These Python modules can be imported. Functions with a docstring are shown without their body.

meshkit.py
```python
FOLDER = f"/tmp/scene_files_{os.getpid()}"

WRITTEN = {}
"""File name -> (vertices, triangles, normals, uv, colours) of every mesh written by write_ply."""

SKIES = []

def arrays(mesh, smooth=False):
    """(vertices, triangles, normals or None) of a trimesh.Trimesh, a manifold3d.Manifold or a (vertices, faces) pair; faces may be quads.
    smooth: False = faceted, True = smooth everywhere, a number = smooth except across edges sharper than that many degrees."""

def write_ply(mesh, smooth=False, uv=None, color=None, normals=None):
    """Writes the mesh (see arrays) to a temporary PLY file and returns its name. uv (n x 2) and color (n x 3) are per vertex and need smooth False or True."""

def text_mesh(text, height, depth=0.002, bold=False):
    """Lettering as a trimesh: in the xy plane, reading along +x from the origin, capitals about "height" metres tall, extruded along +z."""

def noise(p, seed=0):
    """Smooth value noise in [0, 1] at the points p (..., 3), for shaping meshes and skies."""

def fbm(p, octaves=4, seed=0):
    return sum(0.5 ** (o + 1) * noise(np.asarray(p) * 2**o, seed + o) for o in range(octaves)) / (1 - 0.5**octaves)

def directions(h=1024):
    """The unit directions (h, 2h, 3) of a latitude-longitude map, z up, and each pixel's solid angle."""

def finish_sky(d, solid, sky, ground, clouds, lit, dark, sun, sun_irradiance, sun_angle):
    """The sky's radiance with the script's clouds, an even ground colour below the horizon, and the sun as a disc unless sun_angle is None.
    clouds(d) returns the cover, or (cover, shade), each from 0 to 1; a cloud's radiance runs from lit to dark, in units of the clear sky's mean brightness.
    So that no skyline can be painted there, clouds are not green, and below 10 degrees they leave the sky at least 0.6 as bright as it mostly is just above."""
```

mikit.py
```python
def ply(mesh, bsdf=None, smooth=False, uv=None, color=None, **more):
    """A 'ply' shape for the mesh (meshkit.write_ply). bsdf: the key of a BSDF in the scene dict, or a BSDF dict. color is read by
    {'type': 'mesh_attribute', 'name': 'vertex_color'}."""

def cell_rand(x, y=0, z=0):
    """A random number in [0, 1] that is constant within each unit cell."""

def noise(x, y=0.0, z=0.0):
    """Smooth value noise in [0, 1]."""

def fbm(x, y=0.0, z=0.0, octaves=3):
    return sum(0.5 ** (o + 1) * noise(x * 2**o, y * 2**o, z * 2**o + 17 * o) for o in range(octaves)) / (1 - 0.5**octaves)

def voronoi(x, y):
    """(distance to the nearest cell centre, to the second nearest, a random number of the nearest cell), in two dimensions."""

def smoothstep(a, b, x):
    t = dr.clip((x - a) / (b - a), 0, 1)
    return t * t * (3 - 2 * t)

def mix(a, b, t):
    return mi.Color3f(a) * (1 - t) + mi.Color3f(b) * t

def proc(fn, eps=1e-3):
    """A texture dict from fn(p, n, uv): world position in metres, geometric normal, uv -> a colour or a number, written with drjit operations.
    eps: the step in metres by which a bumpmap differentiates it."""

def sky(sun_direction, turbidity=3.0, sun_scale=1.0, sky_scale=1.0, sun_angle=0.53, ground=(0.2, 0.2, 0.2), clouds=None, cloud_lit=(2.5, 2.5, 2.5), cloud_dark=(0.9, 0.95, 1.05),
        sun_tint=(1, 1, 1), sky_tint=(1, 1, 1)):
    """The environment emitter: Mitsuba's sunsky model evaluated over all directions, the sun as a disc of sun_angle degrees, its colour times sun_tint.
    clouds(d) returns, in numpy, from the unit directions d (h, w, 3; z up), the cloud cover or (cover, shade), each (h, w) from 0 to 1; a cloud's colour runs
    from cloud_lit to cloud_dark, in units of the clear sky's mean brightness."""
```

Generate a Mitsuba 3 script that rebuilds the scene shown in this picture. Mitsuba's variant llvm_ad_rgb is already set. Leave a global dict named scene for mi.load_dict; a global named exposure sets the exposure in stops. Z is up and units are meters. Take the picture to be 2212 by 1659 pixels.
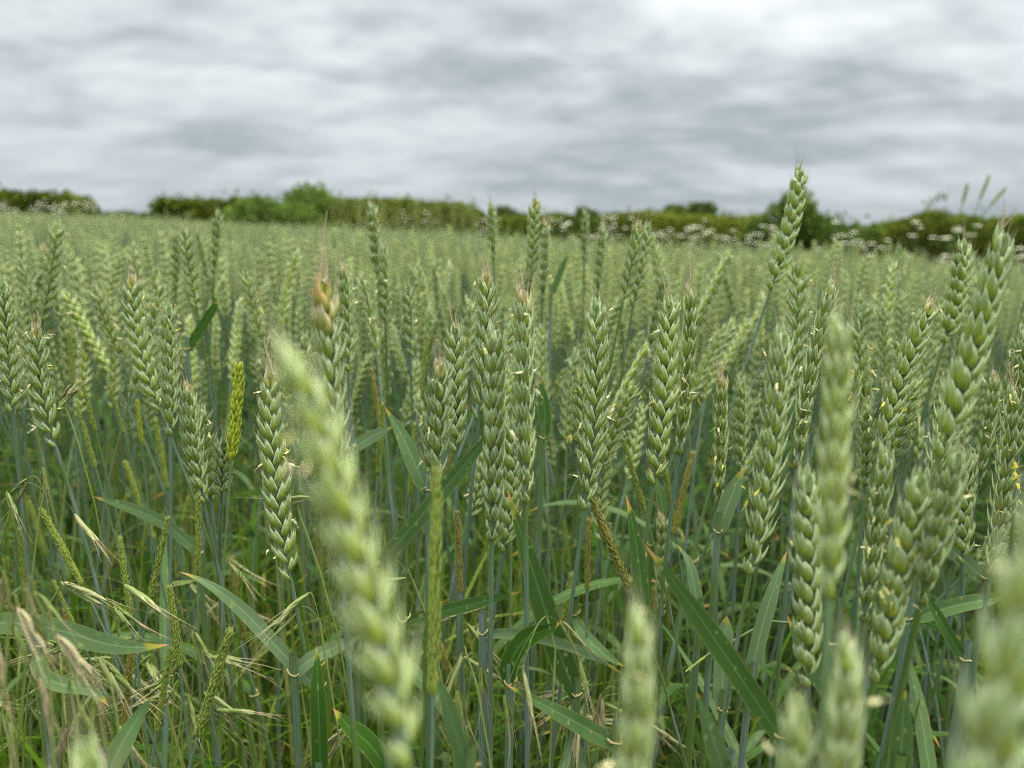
import math, random
import numpy as np
import drjit as dr
import mitsuba as mi
import mikit, meshkit
from mikit import noise, fbm, smoothstep, mix

T4 = mi.ScalarTransform4f
rng = np.random.default_rng(7)
scene, labels = {}, {}

# ------------------------------------------------------------------ camera
CAM = np.array([0.0, 0.0, 0.86])
PITCH, ROLL, HFOV, FOCUS = math.radians(12.0), math.radians(1.0), 68.0, 0.375
F0 = np.array([0, math.cos(PITCH), -math.sin(PITCH)])
R0, U0 = np.array([1.0, 0, 0]), np.array([0, math.sin(PITCH), math.cos(PITCH)])
RV = R0 * math.cos(ROLL) + U0 * math.sin(ROLL)
UV = U0 * math.cos(ROLL) - R0 * math.sin(ROLL)
FL = 1106 / math.tan(math.radians(HFOV / 2))
scene['camera'] = {'type': 'thinlens', 'fov': HFOV, 'fov_axis': 'x', 'near_clip': 0.02, 'far_clip': 5000.0,
                   'aperture_radius': 0.0017, 'focus_distance': FOCUS,
                   'to_world': T4().look_at(origin=CAM.tolist(), target=(CAM + F0).tolist(), up=UV.tolist())}


def at(x, y, d):
    """World point seen at (x, y) of a 2212 x 1659 view, d metres in front of the camera."""
    return CAM + d * (F0 + RV * (x - 1106) / FL - UV * (y - 829.5) / FL)


# ------------------------------------------------------------------ sky
def clouds(d):
    """Layered stratocumulus on a flat sheet: dark where thick, bright along the edges turned to the light, brighter towards the zenith."""
    z = np.maximum(d[..., 2], 0.0)
    k = 1 / (z + .22)
    x, y = d[..., 0] * k, d[..., 1] * k

    def fb(x, y, seed, octaves):
        return meshkit.fbm(np.stack([x, y, np.full_like(x, seed * .37)], -1), octaves, seed)

    wx, wy = fb(x * 1.6, y * 1.6, 5, 3) - .5, fb(x * 1.6, y * 1.6, 8, 3) - .5

    def thick(x, y):
        a = fb(x * 1.9 + wx * .55, y * 2.3 + wy * .55, 21, 3)
        b = fb(x * 5.2 + wx * .9, y * 6.2 + wy * .9, 33, 4)
        return (a - .5) * 1.5 + (b - .5) * .85

    q = thick(x, y)
    e = q - thick(x, y + .07)
    c = .75 * np.tanh((-q * 1.15 + np.clip(e, -.3, .3) * 1.5) / .75)
    lum = .064 + .90 * z ** 2.2 + c * (.047 + .36 * z)
    return np.ones_like(z), 1 - np.clip(lum, 0, 1)


scene['sky'] = mikit.sky((0.25, 0.1, 0.95), turbidity=3, sun_scale=0.3, sun_angle=40, clouds=clouds,
                         cloud_lit=(6.3, 6.3, 6.2), cloud_dark=(0.30, 0.385, 0.435), sun_tint=(1, .97, .92))
exposure = 2.93

# ------------------------------------------------------------------ materials
def C(*a):
    return mi.Color3f(*a)


def mat(key, fn, rough=.5, spec=.5, thin=None):
    if thin is not None:
        scene[key] = {'type': 'principledthin', 'base_color': mikit.proc(fn), 'roughness': rough, 'diff_trans': thin, 'eta': 1.3}
    else:
        scene[key] = {'type': 'twosided', 'bsdf': {'type': 'principled', 'base_color': mikit.proc(fn), 'roughness': rough, 'specular': spec}}


def husk_col(p, n, uv):
    t, v = uv.x, uv.y - dr.floor(uv.y)
    own = dr.floor(uv.y) * .1                                     # tint of this husk, 0..0.9
    ear = noise(p.x * 11 + 3, p.y * 11, p.z * 4)
    side = dr.abs(v - .5)
    k = dr.exp(-dr.square(side / .17)) * dr.exp(-dr.square((t - .27) / .25))
    nerve = .5 + .5 * dr.cos(v * 2 * math.pi * 12)
    wax = mix(C(.225, .345, .16), C(.275, .365, .085), ear)
    col = mix(wax, mix(C(.40, .47, .035), C(.31, .42, .045), ear), k)
    col = col * (1 - .36 * dr.power(nerve, 2) * smoothstep(0, .25, t)) * (.84 + .32 * own)
    col = mix(col, C(.43, .52, .31), smoothstep(.16, .22, side) * smoothstep(.36, .29, side) * smoothstep(.12, .35, t) * .9)
    col = mix(col, C(.45, .51, .31), smoothstep(.70, .95, t) * .85)
    col = mix(col, C(.33, .25, .15), smoothstep(1.0, 1.25, t) * .8)
    return col


def ripe_col(p, n, uv):
    t, v = uv.x, uv.y - dr.floor(uv.y)
    nerve = .5 + .5 * dr.cos(v * 2 * math.pi * 9)
    col = mix(C(.38, .41, .08), C(.43, .29, .12), smoothstep(.35, .9, t)) * (1 - .2 * nerve)
    return mix(col, C(.42, .30, .24), smoothstep(.95, 1.2, t))


def pale_col(p, n, uv):
    t, v = uv.x, uv.y - dr.floor(uv.y)
    nerve = .5 + .5 * dr.cos(v * 2 * math.pi * 9)
    col = mix(C(.36, .39, .09), C(.45, .40, .26), smoothstep(.3, .9, t)) * (1 - .2 * nerve)
    return mix(col, C(.42, .30, .26), smoothstep(.95, 1.2, t))


def stem_col(p, n, uv):
    rib = .5 + .5 * dr.cos(uv.y * 2 * math.pi * 9)
    f = fbm(p.x * 30, p.y * 30, p.z * 8, 3)
    col = mix(C(.125, .205, .135), C(.115, .19, .045), smoothstep(.35, .65, f))
    col = mix(col, C(.19, .25, .24), smoothstep(.55, .8, noise(p.x * 300, p.y * 300, p.z * 25)) * .7)
    return col * (1 - .28 * rib)


def leaf_col(p, n, uv):
    u, w = uv.x, uv.y - dr.floor(uv.y)
    kind = dr.floor(uv.y) * .1                                     # 0 dark green .. 0.9 blue-grey
    vein = .5 + .5 * dr.cos(w * 2 * math.pi * 11)
    col = mix(C(.036, .095, .012), C(.155, .24, .125), kind)
    col = col * (.82 + .36 * fbm(p.x * 60, p.y * 60, p.z * 30, 3))
    col = mix(col, col * 1.5 + .02, dr.power(vein, 3) * .6)
    col = mix(col, col * 1.5 + .03, smoothstep(.06, .02, dr.abs(w - .5)) * .7)
    fleck = smoothstep(.80, .9, noise(p.x * 700, p.y * 700, p.z * 250))
    col = mix(col, C(.30, .34, .12), fleck * .6)
    edge = smoothstep(.44, .5, dr.abs(w - .5))
    col = mix(col, C(.28, .33, .10), edge * .5)
    tip = u + .10 * (noise(p.x * 200, p.y * 200, p.z * 200) - .5)
    col = mix(col, C(.33, .33, .05), smoothstep(.88, .94, tip))
    col = mix(col, C(.47, .27, .12), smoothstep(.93, .975, tip))
    return col


def collar_col(p, n, uv):
    return mix(C(.33, .35, .12), C(.40, .31, .16), noise(p.x * 500, p.y * 500, p.z * 500))


def spike_col(p, n, uv):
    t = uv.x
    kind = dr.floor(uv.y) * .1
    c = noise(p.x * 9 + 40, p.y * 9, 0)
    col = mix(C(.25, .345, .055), C(.14, .20, .03), c)
    col = mix(col, C(.33, .42, .025), kind)
    col = mix(col, col * .55, .5 + .5 * dr.cos((uv.y - dr.floor(uv.y)) * 2 * math.pi * 5))
    return mix(col, C(.48, .46, .18), smoothstep(.75, 1.0, t) * .8)


def brown_col(p, n, uv):
    t = uv.x
    col = mix(C(.215, .20, .035), C(.13, .15, .03), noise(p.x * 150, p.y * 150, p.z * 150))
    return mix(col, C(.46, .36, .17), smoothstep(.7, 1.0, t) * .85)


def brome_col(p, n, uv):
    t, v = uv.x, uv.y - dr.floor(uv.y)
    pink = dr.floor(uv.y) * .1
    rib = .5 + .5 * dr.cos(v * 2 * math.pi * 7)
    col = mix(C(.17, .235, .06), C(.35, .30, .17), pink) * (1 - .35 * rib)
    col = mix(col, C(.44, .42, .25), smoothstep(.6, 1.0, t) * .7)
    return mix(col, C(.40, .33, .20), smoothstep(1.0, 1.1, t))


def grass_col(p, n, uv):
    k = dr.floor(uv.y) * .1
    col = mix(C(.08, .17, .012), C(.40, .40, .15), k)
    return col * (.8 + .4 * noise(p.x * 40, p.y * 40, p.z * 20))


def anther_col(p, n, uv):
    return mix(C(.66, .64, .36), C(.66, .60, .07), smoothstep(.62, .8, noise(p.x * 25 + 9, p.y * 25, p.z * 25)))


mat('husk_material', husk_col, .6, .25)
mat('crop_husk_material', lambda p, n, uv: mix(C(.262, .345, .172), C(.335, .405, .142), fbm(p.x * 1.1, p.y * 1.1, 2.0, 4)) * (.86 + .28 * noise(p.x * 45, p.y * 45, 0.0)), .6, .25)
mat('ripe_husk_material', ripe_col, .5, .4)
mat('pale_husk_material', pale_col, .5, .4)
mat('stem_material', stem_col, .45, .5)
mat('leaf_material', leaf_col, .5, thin=.8)
mat('collar_material', collar_col, .6, .3)
mat('spike_material', spike_col, .6, .3)
mat('brown_spike_material', brown_col, .6, .3)
mat('brome_material', brome_col, .5, .4)
mat('grass_material', grass_col, .5, thin=.6)
mat('anther_material', anther_col, .6, .3)
mat('soil_material', lambda p, n, uv: mix(C(.035, .026, .016), C(.075, .058, .036), fbm(p.x * 20, p.y * 20, 0, 4)), .95, .1)


def foliage_fn(dark, light):
    def fn(p, n, uv):
        r = uv.x
        a = fbm(p.x * 1.3, p.y * 1.3, p.z * 2.2, 3)
        return mix(C(*dark), C(*light), dr.clip(.25 + .5 * r + 1.4 * (a - .5), 0, 1))
    return fn


mat('hedge_leaf_material', foliage_fn((.04, .072, .011), (.175, .22, .032)), .5, thin=.5)
mat('bush_leaf_material', foliage_fn((.045, .095, .018), (.135, .205, .042)), .5, thin=.5)
mat('feathery_leaf_material', foliage_fn((.06, .115, .02), (.165, .255, .055)), .5, thin=.6)
mat('far_leaf_material', foliage_fn((.045, .075, .022), (.11, .15, .045)), .5, thin=.4)
mat('flower_material', lambda p, n, uv: mix(C(.58, .59, .43), C(.70, .70, .58), noise(p.x * 60, p.y * 60, p.z * 60)), .7, thin=.5)
mat('bark_material', lambda p, n, uv: mix(C(.06, .05, .035), C(.13, .11, .08), fbm(p.x * 20, p.y * 20, p.z * 6, 3)), .8, .2)


# ------------------------------------------------------------------ mesh helpers
def nz(a):
    return a / np.maximum(np.linalg.norm(a, axis=-1, keepdims=True), 1e-12)


class MB:
    def __init__(self):
        self.v, self.f, self.t, self.n = [], [], [], 0

    def add(self, v, f, uv):
        self.v.append(v); self.f.append(np.asarray(f) + self.n); self.t.append(uv); self.n += len(v)
        return self

    def add_tf(self, other, M):
        v, f, t = other.arrays()
        return self.add(v @ M[:3, :3].T + M[:3, 3], f, t)

    def arrays(self):
        return np.vstack(self.v), np.vstack(self.f), np.vstack(self.t)

    def ply(self, bsdf):
        v, f, t = self.arrays()
        return mikit.ply((v, f), bsdf, smooth=True, uv=t)


def grid(P, U, V):
    """Faces of a grid of points (r, c, 3)."""
    r, c = P.shape[:2]
    i, j = np.meshgrid(np.arange(r - 1), np.arange(c - 1), indexing='ij')
    a = (i * c + j).ravel()
    q = np.stack([a, a + 1, a + c + 1, a + c], 1)
    f = np.vstack([q[:, [0, 1, 2]], q[:, [0, 2, 3]]])
    return P.reshape(-1, 3), f, np.stack([U.ravel(), V.ravel()], 1)


def frames(p):
    t = nz(np.gradient(p, axis=0))
    a = np.cross(t[0], [0, 1, 0.1])
    a = nz(a) if np.linalg.norm(a) > 1e-6 else np.array([1.0, 0, 0])
    A = []
    for k in range(len(p)):
        a = nz(a - t[k] * (a @ t[k]))
        A.append(a)
    A = np.array(A)
    return t, A, np.cross(t, A)


def tube(mb, p, r, k=6, u=(0, 1), tag=0.0):
    p = np.asarray(p, float)
    r = np.broadcast_to(r, (len(p),))
    t, A, B = frames(p)
    ang = np.linspace(0, 2 * np.pi, k + 1)
    P = p[:, None] + r[:, None, None] * (np.cos(ang)[None, :, None] * A[:, None] + np.sin(ang)[None, :, None] * B[:, None])
    U = np.repeat(np.linspace(u[0], u[1], len(p))[:, None], k + 1, 1)
    W = tag + np.repeat(np.linspace(0, .999, k + 1)[None], len(p), 0)
    return mb.add(*grid(P, U, W))


def ribbon(mb, p, w, side, fold=.15, cols=5, tag=0.0, twist=None, wave=0.0, seed=0):
    """A leaf blade along p, width w, 'side' the across direction; folded along its midrib."""
    p = np.asarray(p, float)
    t = nz(np.gradient(p, axis=0))
    side = np.broadcast_to(np.asarray(side, float), p.shape)
    S = nz(side - t * (side * t).sum(-1, keepdims=True))
    N = np.cross(t, S)
    if twist is not None:
        a = np.asarray(twist)[:, None]
        S, N = S * np.cos(a) + N * np.sin(a), N * np.cos(a) - S * np.sin(a)
    q = np.linspace(-1, 1, cols)
    w = np.asarray(w)[:, None, None]
    lift = fold * np.abs(q)[None, :, None] * w
    if wave:
        g = np.random.default_rng(seed)
        ph = g.uniform(0, 6.28, 2)
        s = np.linspace(0, 1, len(p))[:, None, None]
        lift = lift + wave * w * (np.sin(s * 23 + ph[0]) * np.maximum(q, 0)[None, :, None] + np.sin(s * 19 + ph[1]) * np.maximum(-q, 0)[None, :, None])
    P = p[:, None] + w / 2 * q[None, :, None] * S[:, None] + lift * N[:, None] * .5
    U = np.repeat(np.linspace(0, 1, len(p))[:, None], cols, 1)
    W = tag + np.repeat(np.linspace(0.001, .999, cols)[None], len(p), 0)
    return mb.add(*grid(P, U, W))


def rot(axis, a):
    x, y, z = axis
    K = np.array([[0, -z, y], [z, 0, -x], [-y, x, 0]])
    M = np.eye(4)
    M[:3, :3] = np.eye(3) + math.sin(a) * K + (1 - math.cos(a)) * K @ K
    return M


def move(x, y, z):
    M = np.eye(4); M[:3, 3] = x, y, z
    return M


def husk(L, W, D, nl=7, nr=8, awn=0.0, bow=.10, tag=0.0, g=None, awn_r=.00022, pt=.72):
    """A boat-shaped husk along +z, its keel towards +x; u runs from base to tip (past 1 on the awn), v is 0.5 on the keel."""
    mb = MB()
    t = np.linspace(0, 1, nl)
    m = .5 / (.5 + pt)
    prof = np.power(np.clip(t + .07, 0, 1), .5) * np.power(np.clip(1 - t, 0, 1), pt) / (m ** .5 * (1 - m) ** pt) + .02
    ang = np.linspace(-np.pi, np.pi, nr + 1)
    cx = np.cos(ang)
    x = np.where(cx > 0, D * (np.abs(cx) ** .85), D * .55 * cx)
    y = W * np.sin(ang)
    c = bow * L * np.sin(t * np.pi * .95) * 1.0 - bow * .25 * L * t ** 3
    P = np.stack([c[:, None] + prof[:, None] * x[None], prof[:, None] * y[None], np.repeat((t * L)[:, None], nr + 1, 1)], -1)
    U = np.repeat(t[:, None], nr + 1, 1)
    V = tag + np.repeat(np.linspace(.001, .999, nr + 1)[None], nl, 0)
    mb.add(*grid(P, U, V))
    if awn > 0:
        s = np.linspace(0, 1, 5)
        dx, dy = (g.normal(0, .10, 2) if g is not None else (0, 0))
        p = np.stack([c[-1] + awn * (s * .06 + dx * s ** 2), awn * dy * s ** 2, L * .985 + awn * s], -1)
        tube(mb, p, awn_r * (1 - .75 * s), 3, (1.05, 1.6), tag)
    return mb


def spikelet(seed, nl=7, nr=8, awn=.0015, flare=1.0, florets=3, lean=1.0, slim=1.0):
    """One wheat spikelet, axis +z, outward +x: two glumes at its sides and the florets fanned between them."""
    g = np.random.default_rng(seed)
    mb = MB()
    mm = .001

    def put(h, y, x, z, tilt, out, twist):
        mb.add_tf(h, move(x * mm, y * mm, z * mm) @ rot((1, 0, 0), -tilt) @ rot((0, 1, 0), out) @ rot((0, 0, 1), twist))

    for s in (-1, 1):
        j = g.normal(0, .04, 3)
        put(husk(9.2 * mm, 2.4 * slim * mm, 2.0 * slim * mm, nl, nr, awn * .6, .12, g.integers(0, 10), g, pt=.8), s * 1.25, -.35, 0,
            s * (.10 * flare + j[0]), .0 + j[1], s * (1.05 + j[2]))
    for s in (-1, 1):
        j = g.normal(0, .05, 3)
        put(husk((12.0 + g.normal(0, .6)) * mm, 1.95 * slim * mm, 1.65 * slim * mm, nl, nr, awn * g.uniform(.6, 1.5), .09, g.integers(0, 10), g, pt=1.0), s * .85, .7, 1.4,
            s * (.17 * flare + j[0]), .20 * lean + j[1], s * (.85 + j[2]))
    if florets >= 3:
        j = g.normal(0, .05, 3)
        put(husk(9.8 * mm, 1.7 * slim * mm, 1.5 * slim * mm, nl, nr, awn, .08, g.integers(0, 10), g, pt=1.0), j[2] * 3, 1.4, 3.0, j[0], .25 * lean + j[1], j[2])
    if florets >= 4:
        j = g.normal(0, .06, 3)
        put(husk(7.5 * mm, 1.5 * mm, 1.3 * mm, nl, nr, awn, .08, g.integers(0, 10), g, pt=1.0), .4, .5, 4.6, .1 + j[0], .06 + j[1], 0)
    return mb


NORMAL = [spikelet(100 + k, awn=.0020 + .0007 * (k % 3), florets=3 + k % 2) for k in range(6)]
SLIM = [spikelet(120 + k, awn=.0026 + .0010 * (k % 3), florets=4, flare=1.75, lean=1.25, slim=.74) for k in range(6)]
SMALL = [spikelet(150 + k, awn=.0004, florets=2, flare=.7) for k in range(2)]
TOP = [spikelet(170 + k, awn=.007 + .003 * k, florets=4, flare=1.25) for k in range(3)]
MIDS = [spikelet(200 + k, 5, 6, awn=.002, florets=3, slim=.95) for k in range(3)]
MIDL = [spikelet(240 + k, 5, 6, awn=.003, florets=4, flare=1.7, lean=1.2, slim=.74) for k in range(3)]
MIDT = [spikelet(220 + k, 5, 6, awn=.006, florets=3) for k in range(2)]
MIDB = [spikelet(230, 5, 6, awn=.0, florets=2, flare=.7)]
PLY = {}
for nm, lst in (('NORMAL', NORMAL), ('SLIM', SLIM), ('MIDL', MIDL), ('SMALL', SMALL), ('TOP', TOP), ('MIDS', MIDS), ('MIDT', MIDT), ('MIDB', MIDB)):
    PLY[nm] = [m.ply('husk_material') for m in lst]
RIPE = [m.ply('ripe_husk_material') for m in (TOP[1], TOP[2], NORMAL[0])]
PALE = [m.ply('pale_husk_material') for m in (TOP[0], TOP[2], NORMAL[3])]


def bez(p0, p1, p2, t):
    t = np.asarray(t)[:, None]
    return (1 - t) ** 2 * p0 + 2 * t * (1 - t) * p1 + t * t * p2


def hermite(p0, m0, p1, m1, n):
    t = np.linspace(0, 1, n)[:, None]
    return (2 * t**3 - 3 * t**2 + 1) * p0 + (t**3 - 2 * t**2 + t) * m0 + (-2 * t**3 + 3 * t**2) * p1 + (t**3 - t**2) * m1


def ear_nodes(base, mid, top, face, g, pitch=.0043, width=1.0, size=1.0):
    """Places of the spikelets of an ear: (matrix, position along the ear 0..1)."""
    ctrl = 2 * mid - .5 * (base + top)
    L = np.linalg.norm(top - base)
    body = max(L - .010, L * .85)
    n = max(8, int(round(body / pitch)))
    s = np.linspace(0, 1, 60)
    c = bez(base, ctrl, top, s)
    t = nz(np.gradient(c, axis=0))
    out = []
    spin = g.normal(0, .25)
    for i in range(n + 1):
        f = i / n
        k = f * (body / L) * 59
        a = int(min(58, k)); w = k - a
        p, T = c[a] * (1 - w) + c[a + 1] * w, t[a]
        A = nz(face - T * (face @ T))
        B = np.cross(T, A)
        th = spin * (f - .5) + g.normal(0, .05)
        A = A * math.cos(th) + B * math.sin(th)
        last = i == n
        side = 1 if i % 2 else -1
        X0 = side * A
        tilt = 0.0 if last else .25 + g.normal(0, .05) - .08 * f
        if last:
            X0 = np.cross(T, A)
        Z = nz(T * math.cos(tilt) + X0 * math.sin(tilt))
        X = nz(X0 * math.cos(tilt) - T * math.sin(tilt))
        Y = np.cross(Z, X)
        sc = size * (.62 + .38 * min(1, f / .16)) * (1 - .22 * max(0, (f - .72) / .28)) * g.uniform(.94, 1.05)
        M = np.eye(4)
        M[:3, 0], M[:3, 1], M[:3, 2] = X * sc * width, Y * sc * width, Z * sc
        M[:3, 3] = p + X0 * (0 if last else .0007)
        out.append((M, f, last))
    return out, c


def ground_z(x, y):
    r = np.sqrt(np.asarray(x) ** 2 + np.asarray(y) ** 2)
    k = np.minimum(1, 22 / np.maximum(r, 1e-6))
    return -(0.027 * np.asarray(x) + 0.015 * np.asarray(y)) * k - .0026 * np.clip(x, 0, 7) ** 2


def ent(key, shape, M=None, bsdf=None):
    d = dict(shape)
    if M is not None:
        d['to_world'] = T4(M.tolist())
    scene[key] = d
    return key


COUNT = {}


def numbered(name):
    n = COUNT.get(name, 0)
    COUNT[name] = n + 1
    return name if n == 0 else f'{name}_{n:03d}'


def label(key, text, cat, group=None, kind=None):
    labels[key] = {'label': text}
    if cat: labels[key]['category'] = cat
    if group: labels[key]['group'] = group
    if kind: labels[key]['kind'] = kind


def sub(key, name):
    return numbered(f'{key}__{name}')


# ------------------------------------------------------------------ the ground
def ground():
    ax = np.concatenate([-np.geomspace(2500, 8, 16), np.linspace(-6, 6, 25), np.geomspace(8, 2500, 16)])
    ay = np.concatenate([-np.geomspace(400, 6, 8), np.linspace(-4, 24, 57), np.geomspace(27, 2500, 16)])
    X, Y = np.meshgrid(ax, ay)
    Z = ground_z(X, Y) + .03 * (meshkit.fbm(np.stack([X * 2, Y * 2, X * 0], -1), 3, 4) - .5)
    P = np.stack([X, Y, Z], -1)
    scene['ground'] = MB().add(*grid(P, X * 0, Y * 0)).ply('soil_material')
    label('ground', 'dark bare soil under the crop', None, kind='structure')
    labels['ground'].pop('category', None)


ground()
LEAF_TAG = lambda blue: float(int(np.clip(blue, 0, .9) * 10))
ANTHER = MB()
for s in (-1, 1):
    z = np.linspace(0, 1, 5)
    tube(ANTHER, np.stack([s * .00035 + z * 0, .0002 * np.sin(z * 3), z * .0036], -1), .00042 * np.array([.5, 1, .85, 1, .4]), 4)
tube(ANTHER, [[0, 0, .0036], [.0003, 0, .0050], [.0002, 0, .0062]], .00012, 3)
ANTHER = ANTHER.ply('anther_material')
COLLAR = MB()
a = np.linspace(0, 2 * np.pi, 13)
for zz, rr in ((0, .0024), ):
    ring = np.stack([.0023 * np.cos(a), .0023 * np.sin(a), .0006 * np.sin(a * 2)], -1)
    tube(COLLAR, ring, .0004, 5)
tube(COLLAR, [[.0022, 0, 0], [.0034, .0006, .0012], [.0036, .0016, .0022], [.0028, .0022, .003]], [.0006, .0006, .0004, .0002], 4)
tube(COLLAR, [[-.0022, 0, 0], [-.0033, .0008, .001], [-.0033, .002, .0016]], [.0006, .0005, .0002], 4)
COLLAR = COLLAR.ply('collar_material')


def blade_widths(n, w, tip=.55):
    t = np.linspace(0, 1, n)
    return w * np.minimum(1, .55 + t * 3) * np.clip(1 - np.maximum(0, (t - tip) / (1 - tip)) ** 1.6, .015, 1)


def arch_leaf(p0, az, length, rise, w, blue, g, droop=1.0, n=16):
    """A leaf that leaves the stem at p0 towards azimuth az, rising and then arching over."""
    s = np.linspace(0, 1, n)
    h = np.array([math.cos(az), math.sin(az), 0])
    el = rise - droop * s ** 1.3 * 1.5
    st = length / (n - 1)
    d = np.cos(el)[:, None] * h + np.sin(el)[:, None] * np.array([0, 0, 1.0])
    p = p0 + np.vstack([[0, 0, 0], np.cumsum(d[:-1] * st, 0)])
    mb = MB()
    ribbon(mb, p, blade_widths(n, w), np.cross(h, [0, 0, 1.0]), .22, 5, LEAF_TAG(blue), twist=g.normal(0, .7) * s + g.normal(0, 1.3) * s ** 2, wave=.05, seed=int(g.integers(1e6)))
    return mb


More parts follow.
